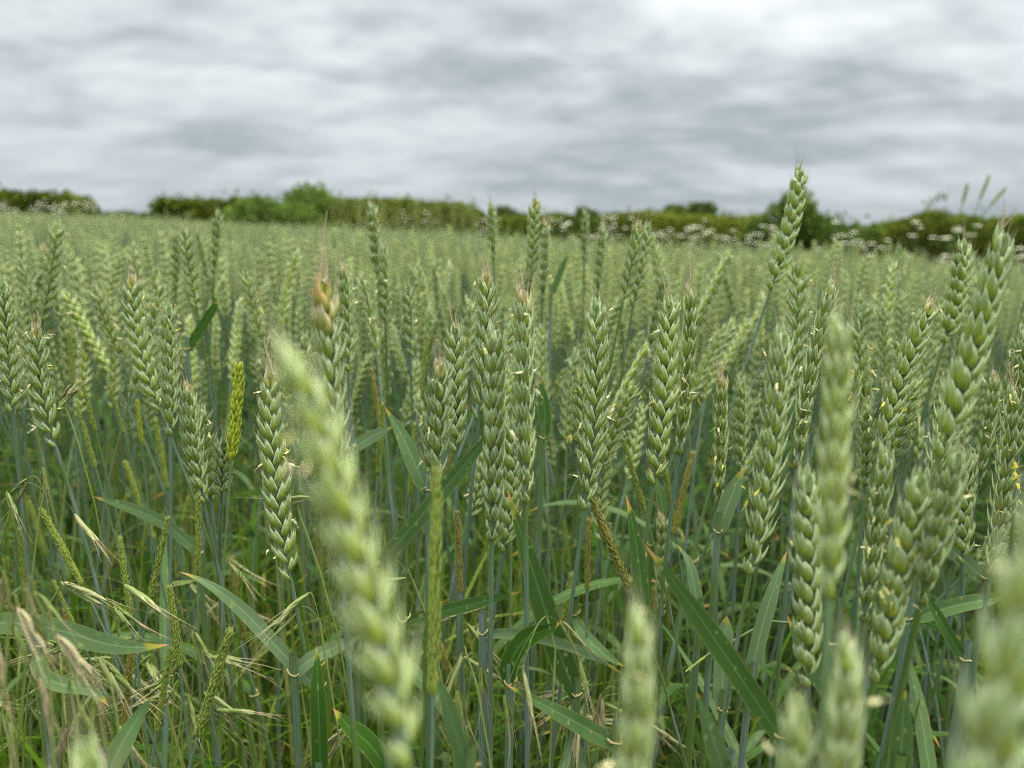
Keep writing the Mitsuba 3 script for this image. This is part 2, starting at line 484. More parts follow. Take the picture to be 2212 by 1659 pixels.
def wheat(xt, yt, xb, yb, d, text, face=0, bend=0, tip=None, anthers=5, ripe=0, pale=0, lean=.012, stem_to=None, leaf=True, blue=.5, group=None, awns=None, width=.75, seed=None, size=1.0, plump=None):
    """A wheat stalk whose ear runs from (xb, yb) up to (xt, yt) of the view."""
    key = numbered('wheat_stalk')
    g = np.random.default_rng(1000 + COUNT['wheat_stalk'] if seed is None else seed)
    top, base = at(xt, yt, d - lean), at(xb, yb, d + lean)
    mid = (top + base) / 2
    side = nz(np.array([yb - yt, 0.0, 0.0]) * 1.0)
    pm = at((xt + xb) / 2 + bend, (yt + yb) / 2, d)
    mid = pm
    T = nz(top - base)
    right = nz(RV - T * (RV @ T))
    view = np.cross(T, right)
    fa = math.radians(face)
    A = right * math.cos(fa) + view * math.sin(fa)
    nodes, c = ear_nodes(base, mid, top, A, g, .0043 * size, width, size)
    if plump is None: plump = face < 26 and g.random() < .75
    # stem to the ground
    T0 = nz(c[0] - c[3])
    gp = base + T0 * np.array([1, 1, 0]) * .22 + np.array([g.normal(0, .015), g.normal(0, .02), 0])
    if stem_to:
        gp = at(*stem_to)
        gp = base + (gp - base) * (base[2] / max(base[2] - gp[2], .05))
    gp[2] = ground_z(gp[0], gp[1]) - .01
    H = base[2] - gp[2]
    P = hermite(base, T0 * H, gp, np.array([0, 0, -H]), 22)
    s = np.linspace(0, 1, 22)
    kc = int(g.integers(5, 9)) if d > .3 else 9
    rad = np.where(np.arange(22) < kc, .00105 + .0003 * s, .0019)
    mb = MB(); tube(mb, P, rad, 8)
    ent(f'{key}__stem', mb.ply('stem_material'))
    mb = MB(); tube(mb, c[:52:3], np.linspace(.0009, .0004, len(c[:52:3])), 5)
    ear = f'{key}__ear'
    ent(ear, mb.ply('stem_material'))
    nn = len(nodes)
    for i, (M, f, last) in enumerate(nodes):
        if i >= nn - ripe: sh = RIPE[i % 3] if not last else RIPE[1]
        elif i >= nn - pale: sh = PALE[i % 3] if not last else PALE[1]
        elif last: sh = PALE[1] if d > .3 and g.random() < .3 else PLY['TOP'][g.integers(3)]
        elif i < 2: sh = PLY['SMALL'][i]
        elif i > nn - 5 and g.random() < .6: sh = PLY['TOP'][0]
        else: sh = PLY['NORMAL' if plump else 'SLIM'][g.integers(6)]
        ent(sub(ear, 'spikelet'), sh, M)
    for k in range(int(anthers * 1.5)):
        M, f, last = nodes[int(g.integers(1, nn - 1))]
        X, Y, Z = nz(M[:3, 0]), nz(M[:3, 1]), nz(M[:3, 2])
        o = M[:3, 3] + Z * g.uniform(.005, .011) + X * g.uniform(.0022, .0042) + Y * g.uniform(-.004, .004)
        o = o + nz(CAM - o) * .0006
        z = nz(g.normal(0, .6, 3) + X * .6 + np.array([0, 0, g.choice([-.8, .5])]))
        x = nz(np.cross(z, g.normal(0, 1, 3)))
        R = np.eye(4); R[:3, 0], R[:3, 1], R[:3, 2] = x, np.cross(z, x), z
        R[:3, :3] *= g.uniform(.55, .95)
        R[:3, 3] = o
        ent(sub(ear, 'anther'), ANTHER, R)
    if awns:
        for (ax, ay) in awns:                                  # long awns seen above the ear
            e = at(ax, ay, d - lean)
            b = top - T * .004 + g.normal(0, .0008, 3)
            m = (b + e) / 2 + RV * g.normal(0, .0015)
            q = MB(); tube(q, bez(b, m, e, np.linspace(0, 1, 8)), np.linspace(.00042, .00012, 8), 4, (1.1, 1.6))
            ent(sub(ear, 'awn'), q.ply('husk_material'))
    if leaf and d > .27:
        p0 = P[kc]
        M = np.eye(4); tt = nz(P[kc - 1] - P[kc]); x = nz(np.cross([0, 1, 0], tt)); M[:3, 0], M[:3, 1], M[:3, 2], M[:3, 3] = x, np.cross(tt, x), tt, p0
        ent(f'{key}__leaf_collar', COLLAR, rot_about(M, g.uniform(0, 6.28)))
        ent(f'{key}__leaf', arch_leaf(p0, g.uniform(.1, math.pi - .1), g.uniform(.12, .2), g.uniform(.6, 1.25), g.uniform(.006, .009), g.uniform(.2, .8), g, g.uniform(.5, 1.3)).ply('leaf_material'))
        k2 = min(kc + 7, 19)
        ent(f'{key}__leaf_001', arch_leaf(P[k2], g.uniform(-.4, math.pi + .4), g.uniform(.15, .24), g.uniform(.4, 1.1), g.uniform(.006, .0095), g.uniform(0, .6), g, 1.2).ply('leaf_material'))
    label(key, text, 'wheat stalk', group)
    return key


def rot_about(M, a):
    return M @ rot((0, 0, 1), a)


# ------------------------------------------------------------------ things built one by one: the wheat of the front
W = wheat
W(600, 690, 880, 1655, .125, 'large blurred wheat ear leaning left, nearest of all left of centre', face=62, bend=22, anthers=2, leaf=False, lean=.0, width=.72, size=.8, plump=False)
W(585, 790, 628, 1250, .352, 'sharp wheat ear with small awns just left of the large blurred leaning ear', face=20, bend=-14, anthers=12, awns=[(570, 735), (598, 742)])
W(697, 590, 735, 1170, .275, 'wheat ear with orange-brown tip and long wispy awns', face=62, ripe=2, pale=4, anthers=3, leaf=False, awns=[(706, 455), (700, 480), (712, 500), (668, 600)])
W(952, 775, 938, 1050, .33, 'pale soft wheat ear with a yellow tip standing left of the centre pair', face=50, pale=1, anthers=6, leaf=False)
W(983, 695, 985, 975, .40, 'sharp short wheat ear, left of the centre pair with spiky tip', face=12, anthers=3, awns=[(972, 660), (990, 655)])
W(1050, 580, 1034, 905, .40, 'sharp slim wheat ear with pinkish tip spikelet, right of the centre pair', face=10, pale=1, bend=6, anthers=6, awns=[(1035, 545), (1060, 520)])
W(1072, 700, 1063, 1165, .335, 'soft wheat ear in fan view with yellow anthers just right of the centre pair', face=82, anthers=6, width=.95)
W(1128, 610, 1135, 1085, .325, 'tall soft wheat ear with yellow-orange topmost spikelet near the centre', face=70, pale=2, anthers=10)
W(1100, 900, 1088, 1190, .42, 'small bluish wheat ear low between the stems near the centre', face=25, bend=10, anthers=1)
W(1285, 640, 1263, 1100, .362, 'sharp plump wheat ear with two neat rows, right of centre, over a broad leaf', face=3, bend=12, anthers=7)
W(1256, 800, 1252, 985, .48, 'short wheat ear half hidden behind the left edge of the sharp plump ear', face=30, anthers=4, leaf=False)
W(1444, 635, 1412, 1045, .375, 'sharp wheat ear with one long awn, left one of the leaning right pair', face=8, bend=8, anthers=3, awns=[(1428, 575)])
W(1492, 610, 1466, 980, .395, 'sharp wheat ear with two dark awns, right one of the leaning right pair', face=78, bend=6, anthers=11, awns=[(1492, 535), (1505, 545)])
W(1560, 800, 1552, 1090, .42, 'sharp wheat ear with bristly purplish white tip', face=70, pale=2, anthers=7, awns=[(1545, 775), (1570, 765), (1578, 775)])
W(1604, 815, 1598, 1010, .5, 'slender wheat ear just right of the bristly tipped ear', face=40, anthers=2, leaf=False)
W(1432, 1105, 1428, 1330, .46, 'low wheat ear in fan view beneath the leaning right pair', face=85, anthers=3, leaf=False)
W(1692, 705, 1620, 1240, .30, 'thick soft wheat ear leaning right, left of the blurred foreground ear', face=30, bend=10, anthers=5, leaf=False)
W(1730, 358, 1665, 625, .50, 'tallest wheat ear, standing up against the sky above the hedge', face=15, bend=8, anthers=2, stem_to=(1625, 860, .52), awns=[(1738, 330), (1722, 345), (1735, 345)], width=.9)
W(1805, 600, 1722, 1010, .375, 'wheat ear with purplish awned tip half hidden behind the blurred right foreground ear', face=65, bend=-12, anthers=9, awns=[(1815, 545), (1838, 580), (1798, 555)])
W(1815, 655, 1790, 1290, .178, 'tall blurred foreground wheat ear with brownish tip at right', face=55, anthers=4, leaf=False, lean=.0, size=.82)
W(2020, 640, 1900, 970, .40, 'sharp wheat ear leaning right with a yellow anther beside its tip', face=8, bend=-8, anthers=6, blue=.7)
W(2082, 515, 2040, 740, .50, 'dark narrow wheat ear rising behind the right leaning sharp ear', face=20, bend=8, anthers=2, awns=[(2082, 485)], width=1.0)
W(2172, 490, 2030, 985, .275, 'large soft wheat ear leaning right against the right hedge', face=15, bend=8, anthers=1, leaf=False, awns=[(2180, 445), (2165, 452), (2195, 460)])
W(1918, 960, 1865, 1340, .305, 'soft wheat ear with curled white anthers in the right cluster', face=60, anthers=7, leaf=False)
W(1995, 1010, 1890, 1470, .262, 'blurred wheat ear with purplish tip leaning right in the right cluster', face=15, anthers=8, leaf=False)
W(2070, 965, 1990, 1300, .25, 'blurred wheat ear, tip turned right, behind the purplish tipped ear', face=40, anthers=3, leaf=False)
W(2093, 970, 2078, 1215, .40, 'narrow sharp wheat ear low at the right with a row of plump husks', face=5, bend=-5, anthers=1)
W(2190, 830, 2140, 1240, .375, 'sharp wheat ear with many white anthers by the right edge', face=80, bend=6, anthers=14, awns=[(2178, 775), (2200, 790), (2165, 780)])
W(2155, 800, 2112, 1050, .46, 'wheat ear behind the white anthered ear by the right edge', face=50, anthers=5, leaf=False)
W(2216, 700, 2200, 960, .40, 'wheat ear cut by the right edge of the view', face=30, anthers=4, leaf=False)
W(2330, 960, 2080, 1900, .10, 'huge blurred wheat ear filling the lower right corner', face=40, bend=-15, anthers=3, leaf=False, lean=0)
W(1385, 1290, 1362, 1960, .14, 'blurred foreground wheat ear rising from the bottom edge right of centre', face=75, anthers=3, leaf=False, lean=0, size=.8)
W(1838, 1370, 1800, 1900, .15, 'blurred foreground wheat ear with a yellow blotch at the lower right', face=60, anthers=8, leaf=False, lean=0, size=.8)
W(1728, 1510, 1700, 2000, .155, 'blurred wheat ear tip at the bottom edge, left of the yellow blotched ear', face=40, anthers=6, leaf=False, lean=0, size=.8)
W(190, 1612, 205, 2250, .14, 'blurred grey wheat ear tip at the bottom edge far left', face=60, anthers=0, leaf=False, lean=0)
W(1742, 1010, 1745, 1480, .275, 'soft wheat ear in the shade of the tall blurred foreground ear', face=25, anthers=5, leaf=False)
W(80, 695, 120, 965, .44, 'sharp wheat ear with yellow anthers near the left edge', face=45, bend=-14, anthers=12, stem_to=(172, 1290, .46), awns=[(76, 668)], pale=0)
W(285, 590, 345, 885, .47, 'wheat ear leaning left, left one of the left-hand pair', face=25, bend=-16, anthers=3)
W(362, 648, 368, 940, .46, 'wheat ear with white anthers, right one of the left-hand pair', face=70, anthers=9, stem_to=(362, 1265, .47))
W(408, 820, 440, 1085, .43, 'broad soft wheat ear below the left-hand pair', face=75, bend=-8, anthers=0, leaf=False)
W(485, 955, 478, 1070, .45, 'tiny undersized wheat ear right of the broad soft ear on the left', face=10, anthers=0, leaf=False)
W(2, 600, 28, 890, .47, 'wheat ear at the left edge of the view', face=40, anthers=6, leaf=False)
W(92, 528, 130, 685, .72, 'yellow-green wheat ear leaning left near the left edge', face=60, anthers=0, leaf=False)
W(65, 615, 76, 745, .68, 'wheat ear seen edge on above the yellow anthered left ear', face=5, anthers=0, leaf=False)
W(395, 490, 425, 665, .62, 'wheat ear leaning left in front of the left hedge end', face=10, anthers=0, leaf=False)
W(383, 500, 380, 620, .75, 'upright wheat ear close left of the one in front of the left hedge end', face=70, anthers=0, leaf=False)
W(472, 452, 462, 590, .72, 'high wheat ear reaching the hedge base left of the green bush', face=70, anthers=2, leaf=False)
W(742, 562, 752, 800, .50, 'wheat ear right behind the orange tipped ear', face=65, anthers=5, leaf=False)
W(803, 435, 815, 590, .66, 'tall thin wheat ear reaching up over the middle hedge', face=75, anthers=2, leaf=False, awns=[(803, 405)], width=.9)
W(828, 525, 832, 690, .60, 'wheat ear with bluish stem just right below the tall thin one', face=60, anthers=5, leaf=False)
W(880, 612, 886, 765, .60, 'pale tipped wheat ear midway between the orange tip and the centre pair', face=45, anthers=2, leaf=False)
W(1062, 440, 1066, 560, .74, 'tall distant wheat ear against the hedge above the centre pair', face=60, anthers=2, leaf=False, awns=[(1060, 412)])
W(1157, 425, 1146, 600, .64, 'tall wheat ear crossing the skyline of the hedge near the centre', face=20, anthers=2, leaf=False, awns=[(1158, 400)])
W(1180, 470, 1172, 650, .64, 'speckled wheat ear right beside the tall centre skyline ear', face=75, anthers=8, leaf=False, awns=[(1176, 445)])
W(1264, 455, 1262, 560, .80, 'wheat ear with bare stem against the dark far trees', face=60, anthers=0, leaf=False)
W(1305, 478, 1290, 640, .66, 'wheat ear with wispy tip against the dark far trees', face=50, anthers=3, leaf=False, awns=[(1308, 450)])
W(1383, 475, 1345, 655, .58, 'left one of twin dark wheat ears leaning right under the flower bank', face=10, anthers=0, leaf=False)
W(1402, 478, 1368, 660, .60, 'right one of twin dark wheat ears leaning right under the flower bank', face=20, anthers=0, leaf=False)
W(1440, 580, 1400, 760, .60, 'yellowish slim wheat ear leaning right below the twin dark ears', face=75, anthers=0, leaf=False, width=.85)

# ------------------------------------------------------------------ leafy wheat shoots: broad leaves that cross the view
def shoot(pts, w, text, blue=.3, twist=0.0, face=0.0, fold=.18, root=None, tipw=.55, taper=None, group=None, wave=.04):
    """pts: (x, y, d) along the blade from its base at the stem to its tip; the stem goes down from the base."""
    key = numbered('wheat_shoot')
    g = np.random.default_rng(5000 + COUNT['wheat_shoot'])
    q = np.array([at(*p) for p in pts])
    n = 22
    from scipy.interpolate import make_interp_spline
    L = np.r_[0, np.cumsum(np.linalg.norm(np.diff(q, axis=0), axis=1))]
    s = np.linspace(0, L[-1], n)
    P = make_interp_spline(L, q, k=min(2, len(q) - 1))(s)
    t = nz(P[-1] - P[0])
    view = nz(CAM - P[n // 2])
    side = nz(np.cross(view, t))
    nn = np.cross(t, side)
    fa = math.radians(face)
    side = side * math.cos(fa) + nn * math.sin(fa)
    x = np.linspace(0, 1, n)
    mb = MB()
    ribbon(mb, P, blade_widths(n, w * .88, tipw), side, fold, 7, LEAF_TAG(blue), twist=twist * x + .35 * np.sin(x * 5 + g.uniform(0, 6)) * x, wave=wave, seed=int(g.integers(1e6)))
    ent(f'{key}__leaf', mb.ply('leaf_material'))
    b = P[0]
    top = b + np.array([0, 0, .012])
    gp = np.array([b[0] + g.normal(0, .01), b[1] + g.uniform(0, .04), 0]); gp[2] = ground_z(gp[0], gp[1]) - .01
    H = top[2] - gp[2]
    mb = MB(); tube(mb, hermite(top, np.array([0, 0, -H]), gp, np.array([0, 0, -H]), 12), .0019, 8)
    ent(f'{key}__stem', mb.ply('stem_material'))
    ent(f'{key}__leaf_collar', COLLAR, move(*(b + np.array([0, 0, .002]))) @ rot((0, 0, 1), g.uniform(0, 6)))
    label(key, text, 'wheat shoot', group)


S = shoot
S([(815, 1225, .37), (940, 1080, .355), (1020, 985, .35), (1085, 900, .345)], .0088, 'broad green leaf slanting up to a brown tip before the centre pair of ears', .25, fold=.3)
S([(1246, 1505, .365), (1205, 1400, .36), (1150, 1230, .355), (1095, 1055, .36)], .0135, 'broad dark leaf with pale veins rising left of the sharp plump ear', .18, tipw=.4)
S([(1380, 1420, .36), (1384, 1260, .36), (1370, 1150, .362), (1352, 1068, .365)], .0085, 'narrow upright dark leaf with curled yellow tip', .15)
S([(1690, 1600, .30), (1590, 1450, .295), (1480, 1290, .29), (1392, 1175, .29)], .0098, 'long green leaf with orange tip slanting across the lower right', .12, tipw=.5, fold=.3)
S([(690, 1490, .37), (600, 1400, .36), (520, 1315, .355), (450, 1262, .35), (388, 1235, .35)], .0078, 'pale blue-green leaf bent over in the lower left', .8, twist=.5)
S([(-60, 1350, .325), (20, 1346, .33), (130, 1362, .332), (260, 1396, .335), (366, 1392, .34)], .0105, 'wide striped leaf lying level by the left edge', .55, fold=.1)
S([(85, 1400, .33), (88, 1450, .325), (140, 1480, .32), (190, 1490, .32), (236, 1528, .32)], .007, 'hooked leaf with brown tip under the level striped leaf', .5)
S([(635, 1462, .36), (670, 1425, .36), (720, 1400, .365), (790, 1370, .37)], .0075, 'short blue-grey leaf leaving a pale collar left of the large blurred ear', .9)
S([(1042, 1372, .36), (1100, 1368, .358), (1200, 1385, .352), (1280, 1415, .35), (1350, 1460, .345)], .0058, 'rolled blue-green leaf running level under the broad dark leaf', .75, twist=1.0, fold=.5)
S([(1100, 1480, .35), (1110, 1415, .345), (1148, 1372, .342), (1185, 1358, .34), (1214, 1340, .34)], .0098, 'curled dark green leaf with orange hooked tip', .05, tipw=.6, fold=.35)
S([(870, 1345, .38), (960, 1320, .375), (1040, 1300, .37), (1124, 1278, .37)], .0072, 'dark leaf with bright yellow tip pointing right, low in the middle', .1)
S([(430, 1200, .5), (335, 1120, .49), (260, 1090, .48), (202, 1073, .48)], .0085, 'soft green leaf reaching left over the weeds at the left', .5)
S([(405, 758, .62), (430, 715, .62), (455, 675, .62), (473, 648, .62)], .0085, 'dark leaf with orange tip among the left wheat ears', .0, tipw=.75)
S([(1510, 1340, .40), (1500, 1265, .40), (1482, 1205, .40), (1460, 1175, .40)], .0075, 'bent blue-grey leaf hanging below the leaning right pair', .9, twist=.8)
S([(1550, 1153, .42), (1565, 1110, .42), (1585, 1060, .42), (1604, 1012, .42)], .0105, 'wide grey leaf beside the bristly tipped ear', .75, tipw=.6)
S([(840, 1680, .33), (800, 1610, .33), (760, 1575, .332), (720, 1530, .335)], .0098, 'broad dark leaf coming up from the bottom edge left of centre', .08)
S([(225, 1690, .27), (262, 1610, .275), (296, 1553, .28), (331, 1502, .28)], .0085, 'pointed green leaf with orange tip at the lower left', .4, tipw=.3)
S([(1960, 1342, .40), (2030, 1318, .40), (2100, 1302, .41), (2170, 1290, .43)], .009, 'rolled dark leaf lying level at the right', .45, fold=.5)
S([(2085, 1432, .37), (2060, 1390, .37), (2025, 1330, .372), (1990, 1270, .375)], .0062, 'thin dark leaf slanting down right in the right cluster', .1, fold=.4)
S([(1938, 1690, .27), (1948, 1600, .268), (1950, 1550, .266), (1957, 1488, .265)], .0085, 'upright leaf with yellow tip near the bottom right', .2, tipw=.4)
S([(1570, 1690, .255), (1545, 1610, .25), (1525, 1550, .248), (1504, 1495, .247)], .0075, 'soft leaf with pale straw tip at the bottom right of centre', .35, tipw=.4)
S([(1015, 1680, .23), (990, 1600, .225), (965, 1520, .222), (940, 1450, .22)], .0058, 'blurred thin leaf rising beside the large blurred leaning ear', .35)
S([(925, 1065, .43), (895, 1000, .43), (860, 925, .432), (830, 878, .435)], .0115, 'wide grey-green leaf left of the pale soft ear', .55, tipw=.35)
S([(760, 972, .46), (800, 945, .46), (848, 922, .46)], .0085, 'short bluish leaf behind the large blurred ear', .8)
S([(2130, 1255, .42), (2075, 1205, .42), (2025, 1160, .42)], .0095, 'blue-green leaf slanting down behind the narrow sharp right ear', .6)
S([(1330, 1610, .33), (1216, 1545, .33), (1150, 1510, .33), (1092, 1478, .33)], .0088, 'leaf with thin brown tip pointing left along the bottom centre', .3, tipw=.3)
S([(690, 1690, .35), (690, 1580, .345), (686, 1480, .345), (684, 1395, .35)], .0085, 'upright dark leaf hugging a stem under the left sharp ear', .05, tipw=.6)
S([(1620, 1480, .38), (1640, 1380, .38), (1665, 1290, .38), (1700, 1190, .385)], .0085, 'upright blue leaf under the thick soft leaning ear', .7)
S([(1560, 1540, .37), (1562, 1430, .37), (1570, 1330, .37)], .0095, 'bluish flat leaf crossed by the long orange tipped leaf', .8, tipw=.8)
S([(1830, 1560, .36), (1760, 1450, .36), (1700, 1330, .365)], .0085, 'upright green leaf in the gap right of the long slanting leaf', .3)
S([(1240, 1330, .47), (1290, 1400, .44), (1350, 1440, .42)], .0080, 'grey leaf slanting down right behind the sharp plump ear', .5)
S([(1405, 1180, .46), (1430, 1100, .46), (1400, 1010, .47)], .007, 'green pointed leaf behind the leaning right pair', .2)
S([(1172, 950, .5), (1176, 880, .5), (1164, 820, .5)], .0095, 'bright green leaf between the tall soft ear and the sharp plump ear', .1)
S([(1190, 640, .75), (1210, 590, .75), (1228, 545, .75)], .0075, 'dark leaf point sticking up in the middle of the field', .2)

# ------------------------------------------------------------------ black-grass
def spike_mesh(seed, L=.07, R=.0021, per=7, step=.0026, kind=0, scale=1.0):
    g = np.random.default_rng(seed)
    mb = MB()
    n = int(L / step)
    bits = [husk(.0052 * scale, .0010 * scale, .0008 * scale, 4, 5, .0026 if k else .0008, .08, kind * 9, g, .00012) for k in (0, 1)]
    for i in range(n):
        f = i / n
        r = R * (.25 + .75 * math.sin(math.pi * min(1, f * .93 + .07) ** .75) ** .7)
        for k in range(per):
            a = (k + (i % 2) * .5) / per * 6.283 + g.normal(0, .12)
            M = move(.55 * r * math.cos(a), .55 * r * math.sin(a), f * L + g.normal(0, .0004)) @ rot((0, 0, 1), a) @ rot((0, 1, 0), .30 + g.normal(0, .14))
            mb.add_tf(bits[int(g.random() < .35)], M)
    tube(mb, [[0, 0, -.002], [0, 0, L * .5], [0, 0, L * .97]], [R * .3, R * .6, R * .15], 6, (0, .3), kind * 9)
    return mb


SPIKES = [spike_mesh(300, .07), spike_mesh(301, .07, .0018, 6), spike_mesh(302, .07, .0023, 7, .0024)]
SPIKE_PLY = [m.ply('spike_material') for m in SPIKES]
BROWN_PLY = [m.ply('brown_spike_material') for m in SPIKES]
BRIGHT = spike_mesh(305, .07, .0042, 8, .0042, 1, 1.7).ply('spike_material')


def blackgrass(xt, yt, xb, yb, d, text, kind=0, group=None, fat=1.0):
    key = numbered('black_grass')
    g = np.random.default_rng(7000 + COUNT['black_grass'])
    top, base = at(xt, yt, d), at(xb, yb, d + .006)
    ax = top - base
    L = np.linalg.norm(ax)
    Z = ax / L
    X = nz(np.cross(Z, g.normal(0, 1, 3)))
    M = np.eye(4)
    q = min(L / .07, 1.35) * fat * .85
    M[:3, 0], M[:3, 1], M[:3, 2], M[:3, 3] = X * q, np.cross(Z, X) * q, Z * L / .07, base
    sh = BRIGHT if kind == 2 else (BROWN_PLY if kind == 1 else SPIKE_PLY)[g.integers(3)]
    ent(f'{key}__flower_spike', sh, M)
    gp = base - Z * np.array([1, 1, 0]) * .15 + np.array([g.normal(0, .02), g.normal(0, .02), 0]); gp[2] = ground_z(gp[0], gp[1]) - .01
    H = base[2] - gp[2]
    mb = MB(); tube(mb, hermite(base, -Z * H, gp, np.array([0, 0, -H]), 14), .0007, 5)
    ent(f'{key}__stem', mb.ply('stem_material'))
    label(key, text, 'black-grass', group)


B = blackgrass
B(258, 1163, 283, 1335, .40, 'olive black-grass spike leaning left among the lower left weeds')
B(363, 1121, 325, 1290, .40, 'dark black-grass spike leaning right among the lower left weeds')
B(428, 1070, 427, 1245, .42, 'upright yellow-green black-grass spike under the broad soft left ear')
B(91, 1103, 178, 1265, .41, 'long slanting black-grass spike left of the dark wheat stem')
B(366, 1270, 388, 1440, .36, 'thick black-grass spike with frayed pale top in the lower left', 0, fat=1.15)
B(368, 1403, 338, 1580, .35, 'yellowish black-grass spike right under the frayed pale topped one')
B(496, 1365, 427, 1590, .34, 'dark black-grass spike leaning right, set apart in the lower left', 0, fat=1.1)
B(285, 1393, 266, 1580, .38, 'brown black-grass spike crossing under the level striped leaf', 1)
B(116, 1256, 163, 1355, .40, 'short bristly black-grass spike near the left edge')
B(803, 800, 823, 930, .50, 'thin brown-green black-grass spike right of the blurred ear, the upper one', 1)
B(827, 875, 816, 1025, .48, 'thin green black-grass spike right of the blurred ear, the lower one')
B(895, 917, 885, 1070, .47, 'slim yellow-green black-grass spike left of the pale soft ear')
B(925, 730, 905, 865, .58, 'slim bright black-grass spike leaning right above the grey-green leaf')
B(943, 1025, 935, 1500, .25, 'tall blurred yellow black-grass spike in the middle foreground', 0, fat=.72)
B(988, 1109, 995, 1280, .40, 'rusty brown black-grass spike low left of the small bluish ear', 1)
B(1347, 950, 1394, 1108, .42, 'slender black-grass spike leaning left between the sharp ears')
B(1280, 1081, 1358, 1270, .375, 'thick brown black-grass spike leaning against the sharp plump ear stem', 1, fat=1.2)
B(1271, 1125, 1268, 1275, .44, 'narrow brown black-grass spike behind the plump ear stem', 1)
B(518, 793, 500, 990, .42, 'fat bright yellow-green spike standing left of the sharp left ear', 2)
B(296, 868, 306, 955, .52, 'stubby bright yellow-green spike under the left-hand pair', 2, fat=.8)
B(178, 826, 206, 930, .50, 'yellow black-grass spike leaning left, tallest in the left weed patch', 0, fat=1.3)
B(239, 837, 268, 935, .50, 'yellow black-grass spike leaning left, second in the left weed patch')
B(167, 880, 206, 1010, .48, 'dull green black-grass spike low in the left weed patch')
B(150, 720, 156, 830, .62, 'olive spike behind the yellow anthered left ear', 0, fat=1.3)
B(1482, 1450, 1526, 1416, .37, 'short black-grass spike lying almost level at the lower right')
B(1986, 1513, 1975, 1560, .40, 'broken dark black-grass spike in the lower right shade')

# ------------------------------------------------------------------ barren brome
def brome_spikelet(seed, pink=0.0, n=6):
    g = np.random.default_rng(seed)
    mb = MB()
    for i in range(n):
        s = 1 if i % 2 else -1
        h = husk(.014, .0011, .0008, 6, 6, .019 + g.normal(0, .003), .04, LEAF_TAG(np.clip(pink + g.normal(0, .15), 0, .9)), g, .00016)
        M = move(s * .0004, 0, i * .0021) @ rot((0, 0, 1), 0 if s > 0 else math.pi) @ rot((0, 1, 0), .10 + .02 * i + g.normal(0, .04)) @ rot((1, 0, 0), g.normal(0, .05))
        mb.add_tf(h, M)
    return mb.ply('brome_material')


BROME = [brome_spikelet(400 + k, (0, .2, .75)[k % 3], 5 + k % 3) for k in range(6)]


def brome(culm, heads, text, pink=0, group=None):
    """culm: (x, y, d) points from its root side up to where the branches start; heads: ((x0, y0), (x1, y1)) pairs, a spikelet hanging from the first point to the second."""
    key = numbered('brome_grass')
    g = np.random.default_rng(8000 + COUNT['brome_grass'])
    q = np.array([at(*p) for p in culm])
    gp = q[0] + np.array([g.normal(0, .02), g.uniform(0, .05), 0]); gp[2] = ground_z(gp[0], gp[1]) - .01
    H = q[0][2] - gp[2]
    m = nz(q[1] - q[0])
    mb = MB(); tube(mb, np.vstack([hermite(gp, np.array([0, 0, H]), q[0], m * H * .4, 12), q[1:]]), .0005, 4, (0, .5))
    ent(f'{key}__stem', mb.ply('brome_material'))
    for (a, b) in heads:
        d = culm[-1][2] + g.normal(0, .006)
        A, Bp = at(*a, d), at(*b, d + g.normal(0, .006))
        Z = nz(Bp - A); L = np.linalg.norm(Bp - A)
        X = nz(np.cross(Z, g.normal(0, 1, 3)))
        M = np.eye(4); sc = np.clip(L / .026, .7, 1.5)
        M[:3, 0], M[:3, 1], M[:3, 2], M[:3, 3] = X * sc, np.cross(Z, X) * sc, Z * sc, A
        ent(sub(key, 'spikelet'), BROME[(2 if pink and g.random() < .7 else 0) + 3 * int(g.integers(2)) + (0 if pink else int(g.integers(2)))], M)
        m1 = q[-1] + (q[-1] - q[-2]) * .3
        c = (m1 + A) / 2 + np.array([0, 0, .006 + .05 * np.linalg.norm(A - m1)])
        mb = MB(); tube(mb, np.vstack([bez(q[-1], c, A, np.linspace(0, 1, 9))]), .00022, 3, (.2, .6))
        ent(sub(key, 'branch'), mb.ply('brome_material'))
    label(key, text, 'brome grass', group)


R_ = brome
R_([(60, 1500, .36), (90, 1330, .36), (130, 1270, .36)], [((241, 1305), (305, 1360)), ((269, 1262), (360, 1330)), ((130, 1255), (235, 1310))], 'green brome with long spikelets hanging over the lower left leaves')
R_([(70, 1240, .38), (85, 1110, .38), (95, 1060, .38)], [((92, 1010), (98, 1080)), ((62, 1035), (5, 1105)), ((160, 1110), (215, 1180)), ((15, 1060), (40, 1130))], 'fine drooping brome with curved hair-thin branches at the left edge')
R_([(30, 1700, .25), (55, 1450, .25), (60, 1280, .25)], [((75, 1275), (125, 1350)), ((28, 1345), (52, 1410)), ((125, 1370), (190, 1465))], 'blurred straw-pink brome in the lower left foreground, the left one', 1)
R_([(120, 1700, .235), (110, 1500, .235), (95, 1400, .235)], [((82, 1455), (112, 1570)), ((20, 1560), (28, 1650)), ((100, 1390), (60, 1300))], 'blurred straw-pink brome in the lower left foreground, the right one', 1)
R_([(960, 1500, .37), (930, 1350, .37), (890, 1250, .37)], [((818, 1203), (772, 1256)), ((878, 1249), (790, 1258))], 'green brome with two pointed spikelets beside the large blurred ear')
R_([(740, 1640, .35), (700, 1400, .35), (690, 1340, .35)], [((668, 1280), (590, 1350)), ((640, 1320), (555, 1395)), ((760, 1560), (690, 1640))], 'straw coloured brome crossing the stems left of the large blurred ear', 1)
R_([(1190, 1600, .34), (1200, 1400, .34), (1180, 1330, .34)], [((1210, 1338), (1262, 1410)), ((1130, 1445), (1150, 1560)), ((1090, 1500), (1110, 1600)), ((1250, 1420), (1275, 1520))], 'tangled brome with hanging awned spikelets at the bottom centre')
